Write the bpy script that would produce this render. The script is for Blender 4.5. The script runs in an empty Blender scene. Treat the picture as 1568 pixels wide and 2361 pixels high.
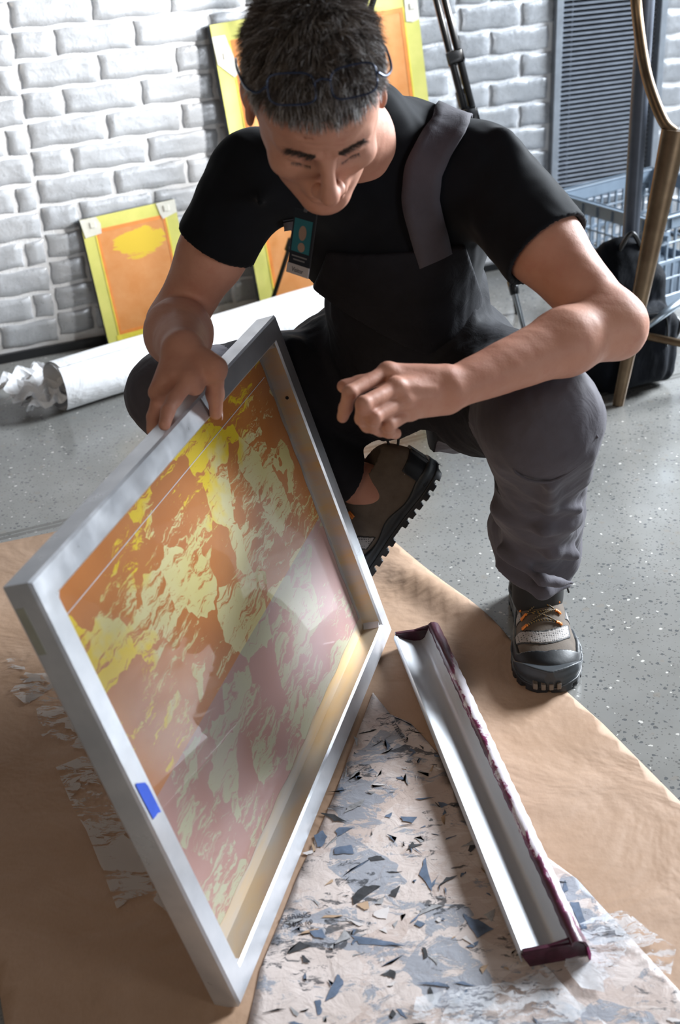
import bpy, math, random
import numpy as np
from mathutils import Matrix, Vector
random.seed(7); rng = np.random.default_rng(11)
PI = math.pi
S = bpy.context.scene
COL = S.collection
V = lambda *a: np.array(a, float)
def nrm(v):
    v = np.asarray(v, float); return v / np.linalg.norm(v)

# ------------------------------------------------------------------ camera model
FPX, IW, IH = 2820., 1568, 2361
PITCH, ROLL, CAMH = math.radians(28.0), math.radians(3.07), 1.19
CF = V(0, math.cos(PITCH), -math.sin(PITCH)); CU = V(0, math.sin(PITCH), math.cos(PITCH)); CRt = V(1, 0, 0)
CX = math.cos(ROLL) * CRt - math.sin(ROLL) * CU
CY = math.sin(ROLL) * CRt + math.cos(ROLL) * CU
CC = V(0, 0, CAMH)
def ray(px, py): return CF + CX * ((px - IW / 2) / FPX) - CY * ((py - IH / 2) / FPX)
def D(px, py, Z): return CC + ray(px, py) * Z
def G(px, py, z=0.):
    d = ray(px, py); return CC + d * ((z - CC[2]) / d[2])
def PLN(px, py, O, N):
    d = ray(px, py); return CC + d * (((O - CC) @ N) / (d @ N))
cam_d = bpy.data.cameras.new('camera'); cam = bpy.data.objects.new('camera', cam_d); COL.objects.link(cam)
M = Matrix.Identity(4)
for i in range(3):
    M[i][0] = CX[i]; M[i][1] = CY[i]; M[i][2] = -CF[i]; M[i][3] = CC[i]
cam.matrix_world = M
cam_d.sensor_fit = 'VERTICAL'; cam_d.sensor_height = 36.0; cam_d.sensor_width = 24.0
cam_d.lens = FPX / IH * 36.0
cam_d.clip_start = 0.05; cam_d.clip_end = 60
cam_d.dof.use_dof = True; cam_d.dof.focus_distance = 1.95; cam_d.dof.aperture_fstop = 5.0
S.camera = cam
S.view_settings.view_transform = 'Standard'
try: S.view_settings.look = 'None'
except Exception: pass
S.view_settings.gamma = 1.0; S.view_settings.use_curve_mapping = False
S.view_settings.exposure = 0.0

# ------------------------------------------------------------------ object helpers
def link(o, parent=None):
    COL.objects.link(o)
    if parent is not None: o.parent = parent
    return o
def tag(o, label=None, cat=None, group=None, kind=None):
    if label: o['label'] = label
    if cat: o['category'] = cat
    if group: o['group'] = group
    if kind: o['kind'] = kind
    return o
def empty(name, loc=(0, 0, 0)):
    o = bpy.data.objects.new(name, None); o.empty_display_size = .05; link(o); o.location = loc; return o
def mesh(name, v, f, mats, parent=None, smooth=False, mi=None, world=True):
    """one mesh object; v are world coordinates unless world=False"""
    me = bpy.data.meshes.new(name)
    v = np.asarray(v, float)
    me.from_pydata([tuple(p) for p in v], [], [tuple(int(i) for i in q) for q in f])
    for m in (mats if isinstance(mats, (list, tuple)) else [mats]): me.materials.append(m)
    if mi is not None: me.polygons.foreach_set('material_index', np.asarray(mi, np.int32))
    if smooth: me.polygons.foreach_set('use_smooth', np.ones(len(me.polygons), bool))
    me.update()
    o = bpy.data.objects.new(name, me); link(o, parent)
    if parent is not None and world: o.matrix_parent_inverse = parent_world(parent).inverted()
    return o
def parent_world(p):
    m = Matrix.LocRotScale(p.location, p.rotation_euler, p.scale) if p.matrix_basis is None else p.matrix_basis.copy()
    if p.parent is not None: m = parent_world(p.parent) @ p.matrix_parent_inverse @ m
    return m
class MB:
    """collects shapes for one mesh"""
    def __init__(s): s.v = []; s.f = []; s.mi = []; s.cur = 0
    def add(s, v, f):
        b = len(s.v); s.v += [tuple(p) for p in v]; s.f += [tuple(i + b for i in q) for q in f]; s.mi += [s.cur] * len(f)
        return s
    def box(s, c, hx, hy, hz, ax=None, bev=0.0):
        c = np.asarray(c, float); A = np.eye(3) if ax is None else np.array(ax, float)
        if bev <= 0:
            v = [c + A[0] * x * hx + A[1] * y * hy + A[2] * z * hz for x in (-1, 1) for y in (-1, 1) for z in (-1, 1)]
            return s.add(v, [(0, 1, 3, 2), (4, 6, 7, 5), (0, 4, 5, 1), (2, 3, 7, 6), (0, 2, 6, 4), (1, 5, 7, 3)])
        b = min(bev, hx * .9, hy * .9, hz * .9); v = []; idx = {}
        for x in (-1, 1):
            for y in (-1, 1):
                for z in (-1, 1):
                    for k in range(3):
                        h = [hx - b, hy - b, hz - b]; h[k] += b
                        idx[(x, y, z, k)] = len(v); v.append(c + A[0] * x * h[0] + A[1] * y * h[1] + A[2] * z * h[2])
        f = []
        for k in range(3):
            o = [i for i in range(3) if i != k]
            for sg in (-1, 1):
                q = []
                for a, bb in ((-1, -1), (1, -1), (1, 1), (-1, 1)):
                    t = [0, 0, 0]; t[k] = sg; t[o[0]] = a; t[o[1]] = bb; q.append(idx[(*t, k)])
                f.append(q)
        for k in range(3):
            a, bb = [i for i in range(3) if i != k]
            for s1 in (-1, 1):
                for s2 in (-1, 1):
                    q = []
                    for kk, kf in ((-1, a), (1, a), (1, bb), (-1, bb)):
                        t = [0, 0, 0]; t[k] = kk; t[a] = s1; t[bb] = s2; q.append(idx[(*t, kf)])
                    f.append(q)
        for x in (-1, 1):
            for y in (-1, 1):
                for z in (-1, 1): f.append([idx[(x, y, z, k)] for k in range(3)])
        return s.add(v, f)
    def prism(s, poly, axis, n0=0):
        """closed polygon (3D pts) extruded by axis vector"""
        n = len(poly); p = [np.asarray(q, float) for q in poly]; a = np.asarray(axis, float)
        return s.add(p + [q + a for q in p], [tuple(range(n))[::-1], tuple(range(n, 2 * n))] + [(i, (i + 1) % n, n + (i + 1) % n, n + i) for i in range(n)])
    def tube(s, pts, r, n=10, cap=True, sub=0):
        P = [np.asarray(p, float) for p in pts]
        R = list(r) if isinstance(r, (list, tuple, np.ndarray)) else [r] * len(P)
        if sub:
            Q = []; RR = []
            for i in range(len(P) - 1):
                p0 = P[max(i - 1, 0)]; p1 = P[i]; p2 = P[i + 1]; p3 = P[min(i + 2, len(P) - 1)]
                for k in range(sub):
                    t = k / sub
                    Q.append(.5 * ((2 * p1) + (p2 - p0) * t + (2 * p0 - 5 * p1 + 4 * p2 - p3) * t * t + (3 * p1 - p0 - 3 * p2 + p3) * t ** 3))
                    RR.append(R[i] * (1 - t) + R[i + 1] * t)
            Q.append(P[-1]); RR.append(R[-1]); P, R = Q, RR
        v = []; f = []; up = None
        for i, p in enumerate(P):
            t = nrm(P[min(i + 1, len(P) - 1)] - P[max(i - 1, 0)])
            if up is None: up = V(0, 0, 1) if abs(t[2]) < .9 else V(1, 0, 0)
            u = nrm(up - t * (up @ t)); w = np.cross(t, u); up = u
            for k in range(n):
                a = 2 * PI * k / n; v.append(p + (u * math.cos(a) + w * math.sin(a)) * R[i])
        for i in range(len(P) - 1):
            for k in range(n): f.append((i * n + k, i * n + (k + 1) % n, (i + 1) * n + (k + 1) % n, (i + 1) * n + k))
        if cap: f += [tuple(range(n))[::-1], tuple(range((len(P) - 1) * n, len(P) * n))]
        return s.add(v, f)
    def build(s, name, mats, parent=None, smooth=False):
        return mesh(name, s.v, s.f, mats, parent, smooth, s.mi)
def autosmooth(o, ang=40):
    me = o.data; me.polygons.foreach_set('use_smooth', np.ones(len(me.polygons), bool))
    try: me.set_sharp_from_angle(angle=math.radians(ang))
    except Exception: pass
    return o

# ------------------------------------------------------------------ materials
class NT:
    def __init__(s, name):
        s.m = bpy.data.materials.new(name); s.m.use_nodes = True; s.t = s.m.node_tree; s.b = s.t.nodes['Principled BSDF']
        s.co = None
    def n(s, ty, **kw):
        x = s.t.nodes.new(ty)
        for k, v in kw.items():
            if k in x.inputs.keys() if isinstance(k, str) else False: s.set(x.inputs[k], v)
            else: setattr(x, k, v)
        return x
    def set(s, sock, v):
        if isinstance(v, bpy.types.NodeSocket): s.t.links.new(v, sock)
        elif v is not None: sock.default_value = (*v, 1) if (isinstance(v, (tuple, list)) and len(v) == 3 and sock.type == 'RGBA') else v
    def coord(s, kind='Object'):
        if s.co is None: s.co = s.t.nodes.new('ShaderNodeTexCoord')
        return s.co.outputs[kind]
    def map(s, v=None, scale=(1, 1, 1), rot=(0, 0, 0), loc=(0, 0, 0)):
        x = s.t.nodes.new('ShaderNodeMapping'); s.set(x.inputs['Vector'], v if v is not None else s.coord())
        x.inputs['Scale'].default_value = scale; x.inputs['Rotation'].default_value = rot; x.inputs['Location'].default_value = loc
        return x.outputs[0]
    def noise(s, scale=5, detail=3, rough=.5, v=None, dist=0, out=0):
        x = s.t.nodes.new('ShaderNodeTexNoise'); s.set(x.inputs['Vector'], v if v is not None else s.coord())
        x.inputs['Scale'].default_value = scale; x.inputs['Detail'].default_value = detail; x.inputs['Roughness'].default_value = rough
        x.inputs['Distortion'].default_value = dist
        return x.outputs[out]
    def vor(s, scale=5, v=None, feature='F1', out='Distance', rnd=1.):
        x = s.t.nodes.new('ShaderNodeTexVoronoi'); x.feature = feature; s.set(x.inputs['Vector'], v if v is not None else s.coord())
        x.inputs['Scale'].default_value = scale; x.inputs['Randomness'].default_value = rnd
        return x.outputs[out]
    def ramp(s, fac, stops, interp='LINEAR'):
        x = s.t.nodes.new('ShaderNodeValToRGB'); s.set(x.inputs[0], fac); cr = x.color_ramp; cr.interpolation = interp
        while len(cr.elements) < len(stops): cr.elements.new(.5)
        for e, (p, c) in zip(cr.elements, stops):
            e.position = p; e.color = (*c, 1) if isinstance(c, (tuple, list)) else (c, c, c, 1)
        return x.outputs[0]
    def mix(s, fac, a, b, blend='MIX'):
        x = s.t.nodes.new('ShaderNodeMix'); x.data_type = 'RGBA'; x.blend_type = blend
        s.set(x.inputs[0], fac); s.set(x.inputs[6], a); s.set(x.inputs[7], b); return x.outputs[2]
    def math(s, op, a, b=None, c=None, clamp=False):
        x = s.t.nodes.new('ShaderNodeMath'); x.operation = op; x.use_clamp = clamp
        s.set(x.inputs[0], a)
        if b is not None: s.set(x.inputs[1], b)
        if c is not None: s.set(x.inputs[2], c)
        return x.outputs[0]
    def sep(s, v=None):
        x = s.t.nodes.new('ShaderNodeSeparateXYZ'); s.set(x.inputs[0], v if v is not None else s.coord()); return x.outputs
    def bump(s, h, strength=.3, dist=.002):
        x = s.t.nodes.new('ShaderNodeBump'); x.inputs['Strength'].default_value = strength; x.inputs['Distance'].default_value = dist
        s.set(x.inputs['Height'], h); s.t.links.new(x.outputs[0], s.b.inputs['Normal']); return x
    def p(s, **kw):
        for k, v in kw.items():
            s.set(s.b.inputs[{'base': 'Base Color', 'rough': 'Roughness', 'metal': 'Metallic', 'spec': 'Specular IOR Level', 'alpha': 'Alpha', 'coat': 'Coat Weight', 'coatr': 'Coat Roughness', 'sheen': 'Sheen Weight', 'sss': 'Subsurface Weight', 'trans': 'Transmission Weight', 'ior': 'IOR'}[k]], v)
        return s
MC = {}
def simple(name, base, rough=.5, metal=0., var=.12, nscale=30, bump=.0, bscale=200, spec=.5, bdist=.001, coat=0.):
    if name in MC: return MC[name]
    t = NT(name); b = V(*base)
    n = t.noise(nscale, 4, .6)
    t.p(base=t.ramp(n, [(.3, tuple(b * (1 - var))), (.7, tuple(np.minimum(b * (1 + var), 1)))]), rough=rough, metal=metal, spec=spec, coat=coat)
    if bump: t.bump(t.noise(bscale, 3, .6), bump, bdist)
    MC[name] = t.m; return t.m

# ------------------------------------------------------------------ implicit surfaces
def smin(a, b, k):
    if k <= 0: return np.minimum(a, b)
    h = np.maximum(k - np.abs(a - b), 0) / k
    return np.minimum(a, b) - h * h * k * .25
def smax(a, b, k): return -smin(-a, -b, k)
def cone(a, b, ra, rb):
    a = np.asarray(a, float); b = np.asarray(b, float); ab = b - a; L2 = max(ab @ ab, 1e-12)
    r = max(ra, rb)
    def fn(P):
        t = np.clip(((P - a) @ ab) / L2, 0, 1)
        return np.linalg.norm(P - a - t[:, None] * ab, axis=1) - (ra + (rb - ra) * t)
    return fn, np.minimum(a, b) - r, np.maximum(a, b) + r
def ell(c, r, ax=None):
    c = np.asarray(c, float); r = np.asarray(r, float); R = np.eye(3) if ax is None else np.array(ax, float)
    def fn(P):
        q = (P - c) @ R.T
        k0 = np.linalg.norm(q / r, axis=1); k1 = np.linalg.norm(q / (r * r), axis=1)
        return k0 * (k0 - 1) / np.maximum(k1, 1e-9)
    m = r.max(); return fn, c - m, c + m
def rbx(c, h, rad, ax=None):
    c = np.asarray(c, float); h = np.asarray(h, float) - rad; R = np.eye(3) if ax is None else np.array(ax, float)
    def fn(P):
        q = np.abs((P - c) @ R.T) - h
        return np.linalg.norm(np.maximum(q, 0), axis=1) + np.minimum(q.max(axis=1), 0) - rad
    m = np.linalg.norm(h) + rad; return fn, c - m, c + m
class Part:
    def __init__(s): s.p = []; s.post = None
    def u(s, prim, k=.01): s.p.append((*prim, k, 'u')); return s
    def sub(s, prim, k=.005): s.p.append((*prim, k, 's')); return s
    def chain(s, pts, rr, k=.01, ki=None):
        for i in range(len(pts) - 1): s.u(cone(pts[i], pts[i + 1], rr[i], rr[i + 1]), k if (i == 0 or ki is None) else ki)
        return s
    def __call__(s, P):
        bl = P.min(0); bh = P.max(0); d = np.full(len(P), .25)
        for fn, lo, hi, k, op in s.p:
            m = k + .015
            if (bl > hi + m).any() or (bh < lo - m).any(): continue
            q = fn(P)
            d = smin(d, q, k) if op == 'u' else smax(d, -q, k)
        if s.post: d = s.post(P, d)
        return d
    def bounds(s):
        L = [p for p in s.p if p[4] == 'u']
        return np.min([p[1] for p in L], 0) - .02, np.max([p[2] for p in L], 0) + .02
    def prim(s, o=None, R=None):
        """as a primitive; local->world by rows of R (axes) and origin o"""
        lo, hi = s.bounds()
        if o is None: return (lambda P: s(P)), lo, hi
        o = np.asarray(o, float); R = np.array(R, float)
        cs = np.array([[x, y, z] for x in (lo[0], hi[0]) for y in (lo[1], hi[1]) for z in (lo[2], hi[2])]) @ R + o
        return (lambda P: s((P - o) @ R.T)), cs.min(0), cs.max(0)
def surf(f, lo, hi, h, name, mats, parent=None, n=16, mi=None):
    lo = np.asarray(lo, float) - 2 * h; hi = np.asarray(hi, float) + 2 * h
    nb = np.ceil((hi - lo) / (h * n)).astype(int)
    g = np.arange(n + 1); I, J, K = np.meshgrid(g, g, g, indexing='ij'); base = np.stack([I.ravel(), J.ravel(), K.ravel()], 1)
    BIG = 1 << 20; vk = []; vp = []; quads = []
    half = h * n / 2; diag = half * 1.74
    key = lambda c: (c[..., 0] + 2) * BIG * BIG + (c[..., 1] + 2) * BIG + (c[..., 2] + 2)
    for bi in range(nb[0]):
        for bj in range(nb[1]):
            for bk in range(nb[2]):
                o = np.array([bi, bj, bk]) * n
                c = lo + o * h + half
                d0 = f(np.stack([c, c + half * .5, c - half * .5]))
                if d0.min() > diag + .03 or d0.max() < -diag - .03: continue
                P = lo + (o + base) * h
                d = f(P).reshape(n + 1, n + 1, n + 1)
                s = d < 0
                if s.all() or not s.any(): continue
                cnt = sum(s[a:n + a, b:n + b, c2:n + c2].astype(np.int8) for a in (0, 1) for b in (0, 1) for c2 in (0, 1))
                act = np.argwhere((cnt > 0) & (cnt < 8))
                acc = np.zeros((len(act), 3)); num = np.zeros(len(act))
                for ax in range(3):
                    for a in (0, 1):
                        for b in (0, 1):
                            o1 = [0, 0, 0]; oth = [i for i in range(3) if i != ax]; o1[oth[0]] = a; o1[oth[1]] = b
                            o2 = list(o1); o2[ax] = 1
                            i1 = act + o1; i2 = act + o2
                            d1 = d[i1[:, 0], i1[:, 1], i1[:, 2]]; d2 = d[i2[:, 0], i2[:, 1], i2[:, 2]]
                            m = (d1 < 0) != (d2 < 0)
                            t = np.where(m, d1 / np.where(m, d1 - d2, 1), 0)
                            q = np.tile(np.array(o1, float), (len(act), 1)); q[:, ax] = t
                            acc[m] += q[m]; num[m] += 1
                vp.append(lo + (o + act + acc / num[:, None]) * h); vk.append(key(o + act))
                for ax in range(3):
                    sl1 = [slice(0, n)] * 3; sl2 = [slice(0, n)] * 3; sl2[ax] = slice(1, n + 1)
                    e1 = s[tuple(sl1)]; e2 = s[tuple(sl2)]
                    E = np.argwhere(e1 != e2)
                    if not len(E): continue
                    fl = e1[E[:, 0], E[:, 1], E[:, 2]]
                    a1, a2 = (ax + 1) % 3, (ax + 2) % 3
                    u = np.zeros(3, int); u[a1] = 1; w = np.zeros(3, int); w[a2] = 1
                    B = o + E
                    q = np.stack([key(B), key(B - u), key(B - u - w), key(B - w)], 1)
                    q[~fl] = q[~fl][:, ::-1]
                    quads.append(q)
    vk = np.concatenate(vk); vp = np.concatenate(vp); Q = np.concatenate(quads)
    od = np.argsort(vk); vk = vk[od]; vp = vp[od]
    idx = np.searchsorted(vk, Q); idx[idx >= len(vk)] = 0
    ok = (vk[idx] == Q).all(1); idx = idx[ok]
    me = bpy.data.meshes.new(name)
    me.vertices.add(len(vp)); me.vertices.foreach_set('co', vp.astype(np.float32).ravel())
    me.loops.add(len(idx) * 4); me.loops.foreach_set('vertex_index', idx.astype(np.int32).ravel())
    me.polygons.add(len(idx)); me.polygons.foreach_set('loop_start', np.arange(0, len(idx) * 4, 4, dtype=np.int32))
    try: me.polygons.foreach_set('loop_total', np.full(len(idx), 4, np.int32))
    except Exception: pass
    me.polygons.foreach_set('use_smooth', np.ones(len(idx), bool))
    for m in (mats if isinstance(mats, (list, tuple)) else [mats]): me.materials.append(m)
    if mi is not None:
        cen = vp[idx].mean(1); me.polygons.foreach_set('material_index', mi(cen).astype(np.int32))
    me.update(calc_edges=True); me.validate()
    ob = bpy.data.objects.new(name, me); link(ob, parent)
    if parent is not None: ob.matrix_parent_inverse = parent_world(parent).inverted()
    return ob
def march(f, px, py, z0, z1, off=0.):
    """first point along the sight line where the surface f lies"""
    d = ray(px, py); t = z0; L = np.linalg.norm(d)
    for _ in range(200):
        q = f((CC + d * t)[None])[0] - off
        if q < .0003 or t > z1: break
        t += max(q, .0005) / L * .7
    return CC + d * t
def grad(f, p, e=.002):
    return nrm([f((p + V(e, 0, 0))[None])[0] - f((p - V(e, 0, 0))[None])[0], f((p + V(0, e, 0))[None])[0] - f((p - V(0, e, 0))[None])[0], f((p + V(0, 0, e))[None])[0] - f((p - V(0, 0, e))[None])[0]])
def pull(f, p, off):
    for _ in range(12):
        q = f(p[None])[0] - off; p = p - grad(f, p) * q * .9
    return p
def wob(P, s, seed=0):
    r = np.random.default_rng(seed); o = np.zeros(len(P))
    for i in range(5):
        k = r.normal(size=3) * s; k2 = r.normal(size=3) * s * .6
        o += np.sin(P @ k + r.uniform(0, 6) + 1.6 * np.sin(P @ k2 + r.uniform(0, 6)))
    return o / 5
# ================================================================== THE SETTING
WP = V(-0.926, 3.237, 0); WD = V(math.cos(math.radians(23)), math.sin(math.radians(23)), 0); WN = V(WD[1], -WD[0], 0)
def WL(a, z, off=0.): return WP + WD * a + WN * off + V(0, 0, z)
# --- floor: ground and polished concrete with dark and pale aggregate
t = NT('polished_concrete')
c = t.coord()
big = t.noise(1.6, 4, .6, c); mid = t.noise(9, 5, .6, c)
base = t.mix(t.ramp(big, [(.35, 0.), (.65, 1.)]), (.195, .195, .187), (.265, .26, .245))
base = t.mix(t.ramp(mid, [(.4, 0.), (.75, .55)]), base, (.18, .175, .16))
def specks(scale, lo, hi, sel, seed):
    mp = t.map(c, (1, 1, 1), (0, 0, seed), (seed * 3.1, seed, 0))
    wv = t.mix(.012 * 60 / scale, mp, t.noise(scale * 1.5, 2, .5, mp, out=1), 'ADD')
    d = t.vor(scale, wv); cc = t.vor(scale, wv, out='Color')
    g = t.math('GREATER_THAN', t.sep(cc)[0], sel)
    sz = t.math('MULTIPLY', t.sep(cc)[1], hi)
    return t.math('MULTIPLY', g, t.math('LESS_THAN', d, t.math('ADD', sz, lo)))
base = t.mix(t.math('MULTIPLY', specks(105, .05, .33, .45, .3), .8), base, (.075, .08, .085))
base = t.mix(t.math('MULTIPLY', specks(200, .05, .35, .4, 1.1), .75), base, (.11, .105, .10))
base = t.mix(t.math('MULTIPLY', specks(85, .02, .25, .75, 2.2), .8), base, (.62, .60, .56))
base = t.mix(t.math('MULTIPLY', specks(48, .05, .3, .8, 3.7), .6), base, (.22, .20, .175))
# saw-cut joints parallel to the brick wall, found in world metres
sx = t.sep(t.map(c, (1, 1, 1), (0, 0, -math.radians(23))))
ylines = [float((V(.084, 2.548, 0) @ V(-WD[1], WD[0], 0))), float((V(-.696, 2.20, 0) @ V(-WD[1], WD[0], 0)))]
j = None
for yl, wd_ in zip(ylines, (.006, .006)):
    q = t.math('LESS_THAN', t.math('ABSOLUTE', t.math('SUBTRACT', sx[1], yl)), wd_); j = q if j is None else t.math('MAXIMUM', j, q)
base = t.mix(t.math('MULTIPLY', j, .75), base, (.10, .095, .085))
t.p(base=base, rough=t.ramp(t.noise(14, 4, .6, c), [(.3, .16), (.75, .30)]), spec=.5)
t.bump(t.math('SUBTRACT', t.noise(40, 3, .5, c), t.math('MULTIPLY', j, 4.)), .08, .002)
m_floor = t.m
o = mesh('floor', [(-3, -1.2, 0), (5, -1.2, 0), (5, 6.5, 0), (-3, 6.5, 0)], [(0, 1, 2, 3)], m_floor); tag(o, kind='structure')

# --- brick wall: every brick modelled, silver-white gloss paint
t = NT('painted_brick')
c = t.coord(); nz = t.noise(60, 5, .65, c); n2 = t.noise(7, 3, .6, c)
t.p(base=t.mix(t.ramp(n2, [(.3, 0.), (.7, 1.)]), (.42, .44, .47), (.52, .54, .57)), rough=t.ramp(nz, [(.3, .22), (.7, .42)]), metal=.35, spec=.6)
t.bump(t.math('ADD', t.noise(26, 3, .5, c, .4), t.math('MULTIPLY', t.noise(150, 3, .6, c), .22)), .5, .0035)
m_brick = t.m
t = NT('painted_mortar'); c = t.coord()
t.p(base=t.ramp(t.noise(30, 4, .6, c), [(.3, (.66, .67, .69)), (.7, (.74, .75, .77))]), rough=.5, metal=.2)
t.bump(t.noise(150, 4, .7, c), .6, .004); m_mortar = t.m
wb = MB()
def brick(a0, a1, z0, z1, dep=.0055):
    """rounded worn brick face as a small grid, proud of the mortar"""
    nx = max(3, int((a1 - a0) / .018)); nz_ = 5; v = []; f = []
    b = .0045; ph = rng.uniform(0, 9, 4)
    xs = np.concatenate([[a0, a0 + b * .5, a0 + b], np.linspace(a0 + b, a1 - b, nx)[1:-1], [a1 - b, a1 - b * .5, a1]])
    zs = np.concatenate([[z0, z0 + b * .5, z0 + b], np.linspace(z0 + b, z1 - b, nz_)[1:-1], [z1 - b, z1 - b * .5, z1]])
    for ix, x in enumerate(xs):
        for iz, z in enumerate(zs):
            ex = min(ix, len(xs) - 1 - ix); ez = min(iz, len(zs) - 1 - iz); e = min(ex, ez)
            h = [0, .68, 1][min(e, 2)] * dep
            w = .0006 * math.sin(x * 70 + ph[0] + 2 * math.sin(z * 50 + ph[1])) + .0005 * math.sin(z * 130 + ph[2] + x * 40)
            jx = .0022 * math.sin(z * 120 + ph[3]) * (ex < 3); jz = .0022 * math.sin(x * 60 + ph[0]) * (ez < 3)
            # corners pulled in so the brick reads rounded
            cxr = .004 if (ex == 0 and ez == 0) else 0
            xx = x + jx + cxr * (1 if ix == 0 else -1 if ix == len(xs) - 1 else 0); zz = z + jz + cxr * (1 if iz == 0 else -1 if iz == len(zs) - 1 else 0)
            v.append(WL(xx, zz, h - .001 + (w if e >= 2 else 0)))
    m = len(zs)
    for i in range(len(xs) - 1):
        for k in range(m - 1): f.append((i * m + k, (i + 1) * m + k, (i + 1) * m + k + 1, i * m + k + 1))
    wb.add(v, f)
GAP = .0085
WINA, WINB, WINZ = 1.788, 2.20, .160
def panel(a0, a1, zoff, start_odd, pitch=.2095, ztop=1.32):
    z = .0 + zoff; r = 0
    while z < ztop:
        zb, zt = z + GAP * .5, z + .0737 - GAP * .5
        # course rows counted from the row whose lower joint is at z = .704
        k = round((z - (.704 + zoff - ZB)) / .0737)
        ph = start_odd if k % 2 == 0 else start_odd - pitch / 2
        x = ph + math.floor((a0 - ph) / pitch) * pitch
        while x < a1:
            l, rr = max(x + GAP * .5, a0 + .001), min(x + pitch - GAP * .5, a1 - .001)
            segs = [(l, rr)]
            if zt > WINZ:
                segs = []
                if l < WINA: segs.append((l, min(rr, WINA)))
                if rr > WINB: segs.append((max(l, WINB), rr))
            for q0, q1 in segs:
                if q1 - q0 > .02: brick(q0, q1, max(zb, .012), zt)
            x += pitch
        z += .0737; r += 1
ZB = .704 - 9 * .0737
panel(-.75, .1735, ZB - .012, .386 - .06); panel(.1775, 1.455, ZB, .386); panel(1.459, 3.2, ZB + .0225, 1.675)
wb.cur = 1
for a0, a1, z0, z1 in ((-.8, WINA, 0, 1.36), (WINB, 3.3, 0, 1.36), (WINA, WINB, 0, WINZ)):
    wb.add([WL(a0, z0, 0), WL(a1, z0, 0), WL(a1, z1, 0), WL(a0, z1, 0)], [(0, 1, 2, 3)])
o = wb.build('wall_back', [m_brick, m_mortar]); autosmooth(o, 60); tag(o, kind='structure')
mb = MB(); m_black = simple('black_vinyl', (.012, .013, .015), .35)
mb.box(WL(.45, .012, .012), 1.26, .008, .013, [WD, WN, V(0, 0, 1)], .002)
mb.box(WL(2.6, .012, .012), .9, .008, .013, [WD, WN, V(0, 0, 1)], .002)
tag(mb.build('baseboard_back', m_black), kind='structure')
# --- window with its frame, dark pane, sill
m_frame = simple('grey_painted_metal', (.27, .30, .34), .42, .3)
mb = MB(); ax = [WD, WN, V(0, 0, 1)]
for a in (WINA + .013, WINB - .013): mb.box(WL(a, .76, .006), .013, .014, .60, ax, .002)
mb.box(WL((WINA + WINB) / 2, WINZ + .010, .006), (WINB - WINA) / 2, .014, .010, ax, .002)
o = mb.build('window_1', m_frame); tag(o, kind='structure')
t = NT('dark_glass'); t.p(base=(.006, .008, .009), rough=.12); mb = MB(); mb.box(WL((WINA + WINB) / 2, .76, -.03), .19, .002, .6, ax)
mb.build('pane', t.m, o)
# mini blind hanging in the window
bl = empty('mini_blind', WL(2.0, .17, -.006)); tag(bl, 'closed-up grey metal mini blind with thin horizontal slats in the narrow window', 'blind')
m_slat = simple('slat_metal', (.26, .29, .34), .42, .3)
mb = MB()
for i in range(80):
    z = WINZ + .028 + i * .0143; mb.box(WL(2.0, z, -.008), .178, .0068, .00045, [WD, nrm(WN - V(0, 0, .45)), nrm(V(0, 0, 1) + WN * .45)])
mb.build('slats', m_slat, bl)
for a in (1.858, 2.135):
    mb = MB(); mb.tube([WL(a, WINZ + .02, .0012), WL(a, 1.3, .0012)], .0008, 6); mb.build('ladder_cord', m_slat, bl)
mb = MB(); mb.box(WL(2.0, WINZ + .0235, -.008), .178, .008, .003, ax, .001); mb.build('bottom_rail', m_slat, bl)

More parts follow.
